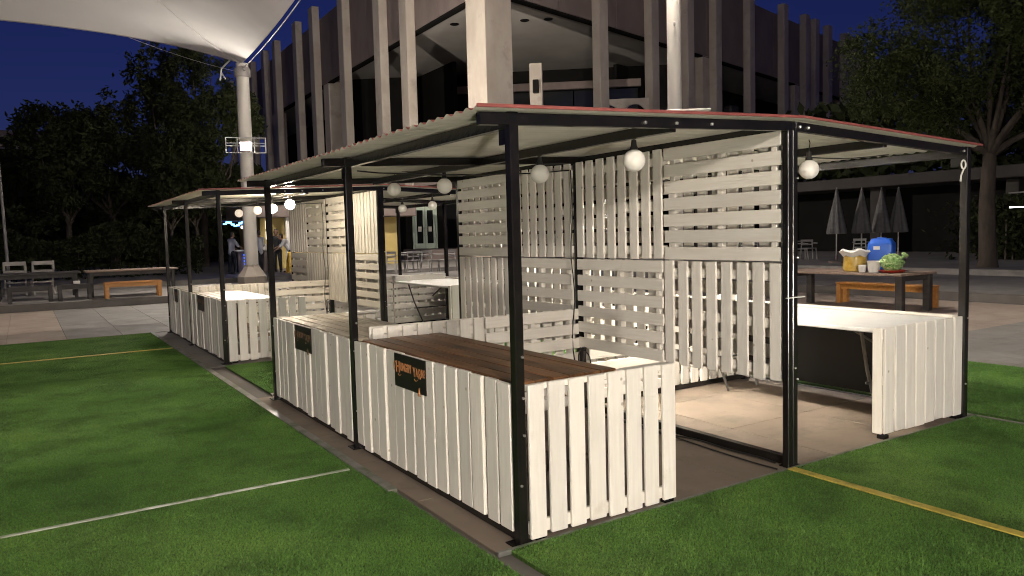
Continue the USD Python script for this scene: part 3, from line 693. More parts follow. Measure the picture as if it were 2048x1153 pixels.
flood_parts(f2, (9.55, 8.75, 8.2), (.25, .95, .15), .40, .26, M['lamp_bld2'], .30)  # out of view, placed to light the right front of the building
obj('bracket', bar((9.47, 8.34, 8.2), (9.55, 8.72, 8.2), .04), M['lamp_metal'], f2)
f2 = thing('flood_lamp', 'unseen flood lamp high on the right mast, placed to light the right hand plaza', 'lamp', (9.7, 8.1, 7.4))
flood_parts(f2, (9.72, 8.12, 7.4), (.36, -.50, -.80), .40, .26, M['lamp_side'], .42)  # out of view, placed to brighten the paving at right
obj('bracket', bar((9.47, 8.34, 7.4), (9.69, 8.14, 7.4), .04), M['lamp_metal'], f2)
m3x, m3y = -1.0, -18.0  # mast behind the camera, out of view; carries the tent uplight
m3 = mast('unseen white canopy mast in front of the stalls', m3x, m3y, 0, 9.4, .150, .140)
for d, z, gl in (((-.42, .50, .75), 6.0, 'lamp_up'),):  # unseen uplight, placed so the tent glows from below
    f3 = thing('flood_lamp', 'unseen flood lamp on the front mast, placed to light the tent', 'lamp', (m3x, m3y, z))
    c = np.array([m3x, m3y, z]) + np.array([d[0], d[1], 0]) * .32
    flood_parts(f3, c, d, .40, .26, M[gl], .34)
    obj('bracket', bar((m3x, m3y, z), c, .04), M['lamp_metal'], f3)

for kx, ky, kz, d, gl, l in ((-3.4, -9.8, 4.4, (.36, .88, -.28), 'lamp_front', 'in front of the stalls'), (-13.0, -2.5, 1.75, (.95, .30, .02), 'lamp_left', 'at the left of the turf')):  # both stands are out of view, placed to light end panels and walls
    st_ = thing('lamp_stand', 'unseen steel lamp stand lighting the stalls, on the turf ' + l, 'lamp stand', (kx, ky, 0))
    obj('pole', tube([(kx, ky, 0), (kx, ky, kz + .6)], .04, 10), M['steel_pole'], st_, smooth=40)
    obj('base_plate', b3(kx - .3, kx + .3, ky - .3, ky + .3, .0, .05, .01), M['steel_grey'], st_)
    f4 = thing('flood_lamp', 'unseen wide flood lamp lighting the stalls, on the stand ' + l, 'lamp', (kx, ky, kz))
    flood_parts(f4, (kx + .14 * d[0], ky + .14 * d[1], kz), d, 1.0, .62, M[gl])
gf = thing('flood_lamp', 'unseen low flood lamp on the front turf, placed to light the roof undersides', 'lamp', (-3.9, -8.2, .2))
flood_parts(gf, (-3.9, -8.2, .42), (.45, .85, .28), .40, .26, M['lamp_ground'])  # out of view behind the camera, lights the roof undersides
obj('stand', cat([b3(-4.1, -3.7, -8.4, -8.2, .0, .06, .01), bar((-4.05, -8.25, .03), (-4.05, -8.25, .45), .03), bar((-3.75, -8.35, .03), (-3.75, -8.35, .45), .03)]), M['steel_grey'], gf)
# ------------------------------------------------------------------ tent canopy
bez = lambda a, c, b, s: (1 - s) ** 2 * np.array(a) + 2 * s * (1 - s) * np.array(c) + s * s * np.array(b)
T1, T2, T4, T3 = (MX, MY), (-1, -18), (-24, 24), (-30, -16)
zl = lambda s: 7.938 + 1.878 * s - 11.869 * s ** 2 + 11.054 * s ** 3
zr_ = lambda s: 7.75 - 5.2 * s + .6 * s ** 2 + 6.35 * s ** 3
N = 56
V = []
L_ = [np.r_[bez(T1, (-8, 17), T4, s), zl(s)] for s in np.linspace(0, 1, N)]
R_ = [np.r_[bez(T1, (1.5, 6), T2, s), zr_(s)] for s in np.linspace(0, 1, N)]
Lf = [np.r_[bez(T2, (-14, -9), T3, s), 9.5 - 3 * math.sin(PI * s) * .8] for s in np.linspace(0, 1, N)]
Rf = [np.r_[bez(T4, (-19, 2), T3, s), 9.0 + .5 * s - 3 * math.sin(PI * s) * .7] for s in np.linspace(0, 1, N)]
for i, u in enumerate(np.linspace(0, 1, N)):
    for j, v in enumerate(np.linspace(0, 1, N)):
        # Coons patch: u along T1-T2, v along T1-T4
        p = (1 - v) * R_[i] + v * Rf[i] + (1 - u) * L_[j] + u * Lf[j]
        c00, c10, c01, c11 = R_[0], R_[-1], L_[-1], Lf[-1]
        p = p - ((1 - u) * (1 - v) * c00 + u * (1 - v) * c10 + (1 - u) * v * c01 + u * v * c11)
        p[2] += 5.5 * (math.sin(PI * u) * math.sin(PI * v)) ** .9
        V.append(p)
V = np.array(V); F = []
for i in range(N - 1):
    for j in range(N - 1):
        a = i * N + j; F += [[a, a + 1, a + N + 1], [a, a + N + 1, a + N]]
tent = thing('tent_canopy', 'big white tensioned tent canopy over the left turf, tip fixed to the white mast', 'canopy', (MX, MY, 0))
obj('membrane', trimesh.Trimesh(V, F, process=False), M['tent'], tent, smooth=True)
off = np.array([0, 0, -.004])
obj('edge_cable', cat([tube([p + off for p in L_], .016, 8), tube([p + off for p in R_], .012, 8)]), M['mast_grey'], tent, smooth=True)
diag = [V[i * N + i] + np.array([0, 0, -.015]) for i in range(0, N)]
obj('seam', tube([p + np.array([.012 * math.sin(i * 2.1), 0, 0]) for i, p in enumerate(diag)], .03, 6), M['tent'], tent, smooth=True)
obj('corner_strap', cat([tube([L_[1] + off, L_[1] + [-.32, -.1, -.35], L_[1] + [-.38, -.1, -.75]], .03, 6), tube([L_[1] + [-.34, -.1, -.45], L_[1] + [-.2, -.1, -.7]], .025, 6)]), M['string'], tent)
obj('guy_wire', tube([np.array([MX, MY, 7.62]) * (1 - t) + (L_[8] + np.array([0, 0, -.03])) * t + np.array([0, 0, -.08 * math.sin(PI * t)]) for t in np.linspace(0, 1, 14)], .007, 6), M['lamp_metal'], tent)
# ------------------------------------------------------------------ the big building with fins
P0 = np.array([16.45, 27.46])
dL, dR = np.array([.0227, .9997]), np.array([.9695, .2453])          # along the left and the right front
nL, nR = np.array([-.9997, .0227]), np.array([.2453, -.9695])        # outwards
ZS, ZF, ZT = 4.5, 13.4, 18.2
bd = thing('corner_building', 'large dark concrete building with tall pale fins and one thick corner column', 'building', (*P0, .36))
def along(d, n, s0, s1, o0, o1, z0, z1, ch=0.02):
    """Upright block: s along the front from the corner, o outwards."""
    c = P0 + d * (s0 + s1) / 2 + n * (o0 + o1) / 2
    return box((*c, (z0 + z1) / 2), (s1 - s0, o1 - o0, z1 - z0), ch, np.array([[d[0], n[0], 0], [d[1], n[1], 0], [0, 0, 1]]) if np.cross([*d, 0], [*n, 0])[2] > 0 else np.array([[d[0], n[0], 0], [d[1], n[1], 0], [0, 0, 1]]))
LL, LR = 62, 62
A_, B_ = P0 + dL * LL, P0 + dR * LR
tri = lambda k: [tuple(P0 + (dL + dR) * k), tuple(P0 + dL * LL + dR * k * .5), tuple(P0 + dR * LR + dL * k * .5)]
inner = lambda s, o0, o1: 0
obj('floor_slab', prism(tri(.15), ZS, ZS + .75), M['concrete_dark'], bd)
obj('ceiling', prism(tri(1.05), ZF, ZF + .3), M['ceiling'], bd)
obj('roof', prism(tri(1.05), ZT - .4, ZT - .1), M['concrete_dark'], bd)
for d, n, L in ((dL, nL, LL), (dR, nR, LR)):
    for k in range(int(L / 5.2)):
        s0 = .9 + k * 5.2
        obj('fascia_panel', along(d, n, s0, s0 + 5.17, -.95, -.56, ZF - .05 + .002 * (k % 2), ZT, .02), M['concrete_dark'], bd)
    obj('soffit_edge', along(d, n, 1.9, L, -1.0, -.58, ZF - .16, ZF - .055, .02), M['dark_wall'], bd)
# corner column and the fins
m_ = trimesh.creation.extrude_polygon(sg.Polygon([tuple(P0), tuple(P0 + dR * 1.79), tuple(P0 + dR * 1.79 + dL * 1.86), tuple(P0 + dL * 1.86)]), 22, engine='earcut'); m_.apply_translation((0, 0, .36))
obj('corner_column', m_, M['concrete'], bd)
for s in (8.9, 14.1, 18.3, 22.0, 27.0, 32.8, 37.0, 39.0, 41.9, 45.8, 47.7, 49.7, 53.0):
    obj('fin', along(dR, nR, s, s + .8, -.55, .0, ZS - .5, ZT + .75, .03), M['concrete'], bd)
for s in (8.9, 12.9, 19.4, 26.0, 30.5, 37.0, 41.0, 46.0, 51.0, 56.0):
    obj('fin', along(dL, nL, s, s + 1.0, -.55, .0, ZS - .5, ZT + .95, .03), M['concrete'], bd)
for d, n, s in ((dR, nR, 21.2), (dR, nR, 36.2), (dR, nR, 47.0), (dL, nL, 24.6), (dL, nL, 40.0)):
    obj('pier', along(d, n, s, s + 1.2, -1.6, -.58, ZS + .75, ZF - .02, .03), M['concrete'], bd)
    obj('ground_column', along(d, n, s + .2, s + 1.2, -1.4, -.2, .36, ZS, .03), M['concrete_dark'], bd)
for d, n, a0, a1 in ((dL, nL, 15.0, 64.0), (dR, nR, 19.0, 64.0)):
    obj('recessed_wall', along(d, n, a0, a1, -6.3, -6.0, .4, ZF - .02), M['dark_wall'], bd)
# hall behind: back wall, beams, bright band, a free column with a loudspeaker, an arched screen
dm = (dL + dR); dm /= np.linalg.norm(dm); pm = np.array([dm[1], -dm[0]])
bc = P0 + dm * 17
Rm = np.array([[pm[0], dm[0], 0], [pm[1], dm[1], 0], [0, 0, 1]])
wallbox = lambda c, w, t, z0, z1, ch=.0: box((*c, (z0 + z1) / 2), (w, t, z1 - z0), ch, Rm)
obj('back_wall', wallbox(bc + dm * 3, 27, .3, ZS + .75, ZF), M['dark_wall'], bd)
obj('wall_band', wallbox(bc + pm * 1.5, 13.5, .25, 11.45, 11.95, .02), M['concrete_dark'], bd)
for k in range(6):
    obj('glazing_panel', wallbox(bc + pm * (-4.0 + 2.2 * k) + dm * .4, 2.12, .06, ZS + .8, 11.4, .01), M['dark_glass'], bd)
for k in range(5):
    c = P0 + dm * 6.8 + pm * (-2.6 + 1.3 * k)
    obj('downlight', lathe([(0, ZF - .05), (.22, ZF - .05), (.26, ZF - .01)], (*c, 0), 16), M['dark_wall'], bd)
ic = np.array([22.95, 32.78])
obj('inner_column', wallbox(ic, .72, .72, ZS + .75, 11.3, .03), M['concrete'], bd)
sp_ = obj('loudspeaker', wallbox(ic - dm * .45, .34, .3, 9.6, 10.35, .04), M['black_board'], bd)
obj('grille', wallbox(ic - dm * .61, .28, .02, 9.65, 10.30, .008), M['dark_wall'], sp_)
ac = np.array([28.0, 31.3])
arch = sg.box(-1.6, 6.4, 1.6, 9.5)
for cx in (-.78, .78):
    arch = arch.difference(sg.Point(cx, 8.55).buffer(.62).union(sg.box(cx - .62, 6.6, cx + .62, 8.55)))
am = trimesh.creation.extrude_polygon(arch, .2, engine='earcut'); v = np.array(am.vertices)
obj('arched_screen', trimesh.Trimesh(np.c_[np.c_[v[:, 0], v[:, 2]] @ np.array([pm, dm]) + ac, v[:, 1]], am.faces, process=False), M['concrete'], bd)
bx2 = P0 + dR * 22.3 + nR * .9
obj('loudspeaker', box((*bx2, 9.1), (.9, .7, 1.6), .12), M['black_board'], bd)
# terrace railing above the left front
rl = []
for z in (ZS + 1.0, ZS + 1.45, ZS + 1.9): rl.append(bar((*(P0 + dL * 1.5 + nL * .25), z), (*(P0 + dL * 40 + nL * .25), z), .05))
obj('railing', cat(rl), M['steel_pole'], bd)
for k in range(18): obj('railing_post', bar((*(P0 + dL * (1.6 + 2.2 * k) + nL * .25), ZS + .7), (*(P0 + dL * (1.6 + 2.2 * k) + nL * .25), ZS + 1.93), .05), M['steel_pole'], bd)
# ground floor: dark recessed walls and the double door, tinted green for the light on it
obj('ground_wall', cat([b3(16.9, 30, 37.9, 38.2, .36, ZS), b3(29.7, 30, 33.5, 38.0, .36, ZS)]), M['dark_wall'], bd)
obj('plinth', b3(16.7, 29.6, 34.6, 37.9, .36, .98), M['concrete_dark'], bd)
dy = 37.86
dr = obj('double_door', cat([b3(17.32, 17.44, dy - .06, dy + .02, .98, 3.5, .01), b3(18.82, 18.94, dy - .06, dy + .02, .98, 3.5, .01), b3(17.32, 18.94, dy - .07, dy + .03, 3.5, 3.64, .01)]), M['greenlit_frame'], bd)
for x0 in (17.46, 18.14):
    obj('door_leaf', cat([b3(x0, x0 + .13, dy - .05, dy, .99, 3.48, .01), b3(x0 + .53, x0 + .66, dy - .05, dy, .99, 3.48, .01), b3(x0 + .13, x0 + .53, dy - .048, dy - .002, 3.28, 3.48), b3(x0 + .13, x0 + .53, dy - .048, dy - .002, .99, 1.3)]), M['greenlit_frame'], dr)
    obj('door_glass', b3(x0 + .13, x0 + .53, dy - .03, dy - .02, 1.3, 3.28), M['dark_glass'], dr)
    obj('notice', b3(x0 + .2, x0 + .42, dy - .058, dy - .052, 2.0, 2.3), M['white_plastic'], dr)
obj('door_handle', cat([tube([(x, dy - .06, 1.75), (x, dy - .12, 1.8), (x, dy - .12, 2.2), (x, dy - .06, 2.25)], .02, 6) for x in (18.05, 18.21)]), M['galv'], dr)
for k, x in enumerate((19.4, 21.6, 23.8)):
    obj('window', b3(x, x + 2.1, dy - .03, dy + .02, 1.0, 3.6, .01), M['dark_glass'], bd)

# ------------------------------------------------------------------ service kiosk and bar at the left
ks = thing('service_kiosk', 'low yellow walled kiosk with brown fascia behind the white mast', 'kiosk', (9.6, 33.5, .36))
obj('wall', cat([b3(7.2, 14.2, 33.0, 33.2, .36, 2.75), b3(7.2, 7.4, 33.2, 37, .36, 2.75)]), M['yellow_wall'], ks)
obj('fascia', b3(6.6, 14.6, 31.6, 37.2, 2.75, 4.1, .03), M['concrete_dark'], ks)
obj('post', b3(8.1, 8.25, 31.9, 32.05, .36, 2.75, .01), M['white_plastic'], ks)
obj('serving_hatch', b3(8.7, 13.4, 32.92, 33.0, 1.35, 2.5, .02), M['dark_glass'], ks)
for z in (1.75, 2.25): obj('lit_panel', b3(7.45, 7.70, 32.93, 32.99, z, z + .38, .01), M['lit_panel'], ks)
lb = thing('blue_light_canopy', 'cluster of bright blue lights hanging left of the white mast', 'light', (4.75, 26.9, 2.4))
for k in range(9):
    a = k / 8
    obj('light_strip', box((4.35 + .85 * a, 27.0 + .35 * a, 2.36 + .07 * math.sin(9 * a)), (.13, .06, .05 + .03 * math.sin(k * 2.3) ** 2), .01), M['led_blue'], lb)
obj('bulb', lathe([(.0, 2.16), (.05, 2.19), (.06, 2.24), (.03, 2.29), (0, 2.29)], (4.98, 27.0, 0), 12), M['lamp_up'] if False else M['lit_panel'], lb)
obj('canopy_frame', cat([b3(4.2, 5.5, 26.95, 27.4, 2.47, 2.52, .01), b3(4.2, 4.25, 27.3, 27.35, .36, 2.47), b3(5.44, 5.49, 27.3, 27.35, .36, 2.47)]), M['dark_wood'], lb)
br = thing('bar_counter', 'white topped bar counter with blue lit end, left of the mast footing', 'counter', (5.6, 29.6, .36))
obj('body', b3(5.30, 6.9, 29.3, 30.0, .36, 1.28, .02), M['concrete_dark'], br)
obj('worktop', b3(5.2, 7.0, 29.2, 30.1, 1.28, 1.34, .01), M['white_plastic'], br)
for k in range(6): obj('led', box((5.62, 29.27, .48 + .13 * k), (.20, .03, .07), .008), M['led_small'], br)
obj('cash_register', cat([box((6.35, 29.6, 1.44), (.36, .34, .20), .03), box((6.35, 29.66, 1.60), (.30, .05, .22), .02, rotm([1, 0, 0], -.3))]), M['white_plastic'], label='white cash register on the bar counter', cat='cash register')
ws = thing('wet_floor_sign', 'yellow folding caution sign standing on the floor by the bending person', 'floor sign', (6.98, 27.3, .36))
for s in (-1, 1):
    pl = sg.Polygon([(-.26, 0), (-.19, .0), (-.16, .06), (.16, .06), (.19, 0), (.26, 0), (.17, .86), (-.17, .86)]).difference(sg.box(-.07, .74, .07, .80))
    m_ = trimesh.creation.extrude_polygon(pl, .015, engine='earcut'); v = np.array(m_.vertices)
    obj('panel', trimesh.Trimesh(np.c_[v[:, 0] + 6.98, 27.3 + s * (.22 - v[:, 1] * .23) + v[:, 2], v[:, 1] + .36], m_.faces, process=False), M['yellow_sign'], ws)
obj('warning_mark', cat([tube([(6.88, 27.185, .66), (7.08, 27.185, .66), (6.98, 27.23, .86), (6.88, 27.185, .66)], .012, 5)]), M['black_board'], ws)

# ------------------------------------------------------------------ people
def hull_balls(a, ra, b, rb):
    P = []
    for c, r in ((a, ra), (b, rb)):
        s = trimesh.creation.icosphere(1, r); P.append(np.array(s.vertices) + np.asarray(c))
    return manifold3d.Manifold.hull_points(np.vstack(P))
def body(bones, smooth=8):
    m = manifold3d.Manifold.batch_boolean([hull_balls(*b) for b in bones], manifold3d.OpType.Add).refine_to_length(.035).to_mesh()
    t = trimesh.Trimesh(m.vert_properties[:, :3], m.tri_verts, process=True)
    return trimesh.smoothing.filter_taubin(t, iterations=smooth)
def person(label, loc, rz, lean=0.0, armL=(.1, .3), armR=(.1, .3), stride=.08, headdown=.2, top='shirt_white', h=1.70):
    """Faces +y before rz. lean bends the trunk forwards at the hip; arm = (out, forward) angles."""
    t = thing('person', label, 'person', loc, rz)
    k = h / 1.70
    V3 = lambda *a: np.array(a, float) * k
    hip = V3(0, 0, .90); cl, sl = math.cos(lean), math.sin(lean)
    T = lambda x, y, z: hip + V3(x, y * cl + z * sl, z * cl - y * sl)      # trunk space, origin at the hip
    neck, head = T(0, .0, .56), T(0, .03 + .06 * headdown, .70)
    bones = [(T(0, 0, -.02), .125 * k, T(0, .0, .18), .115 * k), (T(0, 0, .18), .115 * k, T(0, .01, .40), .135 * k)]
    torso = list(bones)
    legs, arms, feet, hands = [], [], [], []
    for s in (-1, 1):
        hp, kn, an = V3(s * .085, 0, .86), V3(s * .095, s * stride * .6 + .03, .47), V3(s * .10, s * stride, .09)
        legs += [(hp, .088 * k, kn, .058 * k), (kn, .056 * k, an, .040 * k)]
        feet += [(an - V3(0, .03, .045), .042 * k, an + V3(s * .015, .15, -.055), .032 * k)]
        o, f = armL if s < 0 else armR
        sh = T(s * .165, 0, .48)
        el = sh + V3(s * math.sin(o) * .28, math.sin(f) * .28, -math.cos(f) * .28 * math.cos(o))
        wr = el + V3(-s * .03, math.sin(f + .5) * .25, -math.cos(f + .5) * .25)
        torso += [(T(s * .08, 0, .46), .085 * k, sh, .062 * k)]
        arms += [(sh, .056 * k, el, .044 * k)]
        hands += [(el, .040 * k, wr, .028 * k), (wr, .028 * k, wr + V3(-s * .006, .05, -.03), .030 * k)]
        for q in range(4):
            b0 = wr + V3(-s * .006, .05, -.03) + V3((q - 1.5) * .016, .01, -.01)
            hands += [(b0, .010 * k, b0 + V3(0, .022, -.045), .008 * k)]
        hands += [(wr + V3(-s * .02, .03, -.01), .011 * k, wr + V3(-s * .045, .06, -.03), .009 * k)]
    skull = [(head + V3(0, -.012, .035), .088 * k, head + V3(0, .022, -.05), .062 * k), (head + V3(0, .085, -.012), .016 * k, head + V3(0, .078, .02), .012 * k),
             (head + V3(.083, 0, 0), .018 * k, head + V3(.083, 0, .02), .016 * k), (head + V3(-.083, 0, 0), .018 * k, head + V3(-.083, 0, .02), .016 * k)]
    nk = [(neck - V3(0, 0, .06), .055 * k, head - V3(0, .0, .04), .050 * k)]
    loc_ = lambda m: m
    obj('body', body(torso + legs + arms + hands + skull + nk), M['skin'], t, smooth=True, local=True)
    fat = lambda bs, e: [(a, ra + e, b, rb + e) for a, ra, b, rb in bs]
    obj('shirt', body(fat(torso, .016) + fat(arms, .016)), M[top], t, smooth=True, local=True)
    obj('trousers', body(fat(legs, .016) + fat(torso[:1], .012)), M['cloth_black'], t, smooth=True, local=True)
    obj('hair', body([(head + V3(0, -.03, .055), .088 * k, head + V3(0, -.055, -.02), .066 * k)], 4), M['hair'], t, smooth=True, local=True)
    obj('shoe', body([feet[0]], 3), M['shoe'], t, smooth=True, local=True); obj('shoe', body([feet[1]], 3), M['shoe'], t, smooth=True, local=True)
    return t
person('person in white shirt standing at the left end of the blue lit bar', (5.05, 29.3, .36), -1.2, .05, (.15, .5), (.15, .6))
person('person in white shirt standing right beside the white mast', (5.92, 28.2, .36), .25, .06, (.2, .3), (.25, .4), h=1.74)
person('person in white shirt bending forward beside the yellow caution sign', (7.15, 28.1, .36), 1.25, .55, (.1, .5), (.1, .7), stride=.16)
person('person in black clothes standing behind the bending person', (6.75, 28.7, .36), 2.6, .05, (.2, .5), (.2, .6), top='cloth_black', h=1.78)

# ------------------------------------------------------------------ far left: picnic set, bench, chairs
ZP = .19
def plank_table(label, x0, x1, y0, y1, zb, h, top, leg, n=5, lw=.09):
    t = thing('wooden_table', label, 'table', ((x0 + x1) / 2, (y0 + y1) / 2, zb))
    w = (y1 - y0) / n if (x1 - x0) >= (y1 - y0) else (x1 - x0) / n
    for k in range(n):
        if (x1 - x0) >= (y1 - y0): obj('top_board', b3(x0, x1, y0 + k * w + .004, y0 + (k + 1) * w - .004, zb + h - .045, zb + h + RNG.normal(0, .0015), .006), M[top], t)
        else: obj('top_board', b3(x0 + k * w + .004, x0 + (k + 1) * w - .004, y0, y1, zb + h - .045, zb + h + RNG.normal(0, .0015), .006), M[top], t)
    for x in (x0 + .14, x1 - .14):
        for y in (y0 + .10, y1 - .10):
            obj('leg', b3(x - lw / 2, x + lw / 2, y - lw / 2, y + lw / 2, zb, zb + h - .046, .006), M[leg], t)
    for y in (y0 + .10, y1 - .10): obj('apron', b3(x0 + .14, x1 - .14, y - .02, y + .02, zb + h - .15, zb + h - .047), M[leg], t)
    return t
def bench(label, x0, x1, y0, y1, zb, h=.45, top='orange_wood', leg='orange_wood'):
    t = thing('bench', label, 'bench', ((x0 + x1) / 2, (y0 + y1) / 2, zb))
    lx = (x1 - x0) >= (y1 - y0); n = 3
    for k in range(n):
        if lx: w = (y1 - y0) / n; obj('seat_board', b3(x0, x1, y0 + k * w + .003, y0 + (k + 1) * w - .003, zb + h - .04, zb + h, .006), M[top], t)
        else: w = (x1 - x0) / n; obj('seat_board', b3(x0 + k * w + .003, x0 + (k + 1) * w - .003, y0, y1, zb + h - .04, zb + h, .006), M[top], t)
    for q in ((y0 + .05, y1 - .05) if lx else (x0 + .05, x1 - .05)):
        obj('apron', b3(x0 + .10, x1 - .10, q - .015, q + .015, zb + h - .14, zb + h - .041) if lx else b3(q - .015, q + .015, y0 + .10, y1 - .10, zb + h - .14, zb + h - .041), M[leg], t)
    for x in (x0 + .06, x1 - .06):
        for y in (y0 + .06, y1 - .06): obj('leg', b3(x - .05, x + .05, y - .05, y + .05, zb, zb + h - .041, .006), M[leg], t)
    return t
plank_table('long weathered wooden table behind the orange bench at left', -.72, 1.72, 21.3, 22.4, ZP, .76, 'grey_wood', 'dark_wood')
bench('orange varnished bench standing in front of the table at left', -.34, 1.12, 20.35, 20.80, ZP)
plank_table('dark wooden table at the far left behind the dark benches', -2.95, -.80, 21.9, 23.2, ZP, .74, 'dark_wood', 'dark_wood')
bench('dark bench in front of the far left table', -2.6, -1.55, 20.6, 20.95, ZP, .44, 'dark_wood', 'dark_wood')
bench('dark bench between the far left table and the orange bench', -1.45, -.62, 20.7, 21.05, ZP, .44, 'dark_wood', 'dark_wood')
def deck_chair(label, x, y, zb, rz):
    t = thing('garden_chair', label, 'chair', (x, y, zb), rz, group='white garden chairs behind the far left table')
    m = M['white_wood']
    obj('backrest', cat([box((0, .32, .99), (.60, .03, .12), .008), box((0, .27, .74), (.60, .03, .09), .008), box((-.27, .295, .86), (.07, .03, .18), .006), box((.27, .295, .86), (.07, .03, .18), .006)]), m, t, local=True)
    obj('seat', box((0, -.02, .40), (.58, .56, .03), .008), m, t, local=True)
    for s in (-1, 1):
        obj('leg', bar((s * .27, .32, 1.0), (s * .27, -.05, .0), .05, .04), m, t, local=True)
        obj('leg', bar((s * .27, -.28, .42), (s * .27, .45, .0), .05, .04), m, t, local=True)
        obj('armrest', box((s * .27, -.02, .60), (.07, .55, .025), .006), m, t, local=True)
    return t
g1 = deck_chair('left one of two white garden chairs behind the far left table', -2.42, 24.6, ZP, PI)
copy_of(g1, (-1.72, 24.5, ZP), PI + .12, 'right one of two white garden chairs behind the far left table')
rc = thing('red_chair', 'red brown chair cut by the left edge of the picture', 'chair', (-3.12, 20.9, ZP))
obj('backrest', cat([bar((-3.2, 21.0, ZP + .4), (-3.10, 21.05, ZP + 1.0), .05), bar((-3.45, 21.0, ZP + .4), (-3.38, 21.05, ZP + 1.0), .05), box((-3.24, 21.05, ZP + .93), (.30, .03, .14), .01)]), M['red_chair'], rc)
obj('seat', box((-3.22, 20.75, ZP + .43), (.50, .48, .04), .01), M['red_chair'], rc)
for x in (-3.42, -3.02):
    for y in (20.55, 20.98): obj('leg', bar((x, y, ZP), (x, y, ZP + .41), .045), M['red_chair'], rc)
obj('takeaway_box', box((-.98, 20.86, ZP + .48), (.16, .14, .08), .01), M['white_plastic'], label='small pale box left on the dark bench', cat='box')

# ------------------------------------------------------------------ right: table with things, bench, cafe chairs, closed umbrellas
tb = plank_table('wooden table with tubs and bags on it, right of the nearer stall', 11.40, 12.62, 4.55, 7.35, 0.0, .76, 'grey_wood', 'dark_wood', 6, .13)
bench('orange varnished bench behind the table with tubs and bags', 12.80, 13.16, 4.78, 6.85, 0.0)
zt_ = .764
dr_ = thing('plastic_drum', 'blue plastic drum standing on the table at right', 'drum', (12.2, 5.42, zt_))
sec = sg.box(-.24, -.19, .24, .19).buffer(.05)
def loft(secs, n=40):
    V = []; F = []
    for (sc, z, ox) in secs:
        a = np.arange(n) * 2 * PI / n; e = 7
        x = np.sign(np.cos(a)) * np.abs(np.cos(a)) ** (2 / e) * sc[0]; y = np.sign(np.sin(a)) * np.abs(np.sin(a)) ** (2 / e) * sc[1]
        V.append(np.c_[x + ox, y, np.full(n, z)])
    for i in range(len(secs) - 1):
        for k in range(n):
            a0, a1 = i * n + k, i * n + (k + 1) % n
            F += [[a0, a1, a1 + n], [a0, a1 + n, a0 + n]]
    V = np.vstack(V + [np.array([[0, 0, secs[-1][1]], [0, 0, secs[0][1]]])]); o = (len(secs) - 1) * n; c = len(V)
    for k in range(n): F += [[o + k, o + (k + 1) % n, c - 2], [(k + 1) % n, k, c - 1]]
    return trimesh.Trimesh(V, F, process=False)
Rq = rotm([0, 0, 1], -1.25)
def turn(m, R, c): return trimesh.Trimesh(np.array(m.vertices) @ R.T + np.asarray(c), m.faces, process=False)
obj('body', turn(loft([((.20, .15), 0, 0), ((.235, .185), .03, 0), ((.235, .185), .52, 0), ((.225, .175), .555, 0), ((.185, .14), .615, 0), ((.18, .135), .64, 0), ((.10, .08), .643, 0)]), Rq, (12.2, 5.42, zt_)), M['blue_plastic'], dr_, smooth=40)
obj('lid', turn(lathe([(.0, .665), (.08, .665), (.09, .66), (.09, .64)], (0, 0, 0), 24), Rq, (12.2, 5.42, zt_)), M['blue_plastic'], dr_, smooth=40)
obj('label', turn(box((-.05, -.188, .46), (.12, .004, .07)), Rq, (12.2, 5.42, zt_)), M['white_plastic'], dr_)
bk = thing('food_tub', 'white rimmed tub of yellow food in a clear bag, left of the blue drum', 'tub', (11.9, 5.80, zt_))
obj('tub', lathe([(0, zt_), (.19, zt_), (.23, zt_ + .06), (.215, zt_ + .30), (0, zt_ + .30)], (11.9, 5.80, 0), 28), M['yellow_bag'], bk, smooth=50)
vv = lathe([(.215, zt_ + .30), (.26, zt_ + .36), (.30, zt_ + .40), (.27, zt_ + .43), (.15, zt_ + .37), (.0, zt_ + .36)], (11.9, 5.80, 0), 28)
v = np.array(vv.vertices); v[:, 2] += .02 * np.sin(5 * np.arctan2(v[:, 1] - 5.80, v[:, 0] - 11.9)); vv = trimesh.Trimesh(v, vv.faces, process=False)
obj('bag_rim', vv, M['white_plastic'], bk, smooth=50)
for nm, x, y, r, h, l in (('cup', 11.55, 5.42, .075, .14, 'smaller white cup in front of the yellow tub'), ('cup', 11.62, 5.22, .125, .22, 'larger white cup in front of the blue drum')):
    c_ = thing(nm, l, 'cup', (x, y, zt_))
    obj('wall', lathe([(0, zt_ + .002), (r * .74, zt_ + .002), (r * .78, zt_ + .01), (r, zt_ + h), (r * .95, zt_ + h), (r * .73, zt_ + .02), (0, zt_ + .02)], (x, y, 0), 24), M['white_plastic'], c_, smooth=50)
    obj('rim', lathe([(r, zt_ + h - .012), (r + .008, zt_ + h - .006), (r, zt_ + h + .004)], (x, y, 0), 24), M['white_plastic'], c_, smooth=50)
ty = thing('tray', 'red tray under the green bag at the right end of the table', 'tray', (11.76, 4.94, zt_))
obj('dish', lathe([(0, zt_ + .002), (.20, zt_ + .002), (.25, zt_ + .045), (.24, zt_ + .048), (.19, zt_ + .012), (0, zt_ + .012)], (11.76, 4.94, 0), 28), M['red_plastic'], ty, smooth=50)
gb = trimesh.creation.icosphere(5, 1.0); v = np.array(gb.vertices)
q_ = meshkit.fbm(v * 2.6 + 5, 3) - .5; rg = np.abs(meshkit.fbm(v * 4.5 + 11, 2) - .5)
v = v * (1 + .42 * q_ - .45 * rg + .10)[:, None] * [.215, .19, .165]
v[:, 2] = np.maximum(v[:, 2], -.15)
gb = trimesh.Trimesh(v + [11.76, 4.94, zt_ + .185], gb.faces, process=False)
bg = thing('plastic_bag', 'green plastic bag of vegetables on the red tray', 'bag', (11.76, 4.94, zt_ + .02))
obj('bag', gb, M['green_bag'], bg, smooth=True)
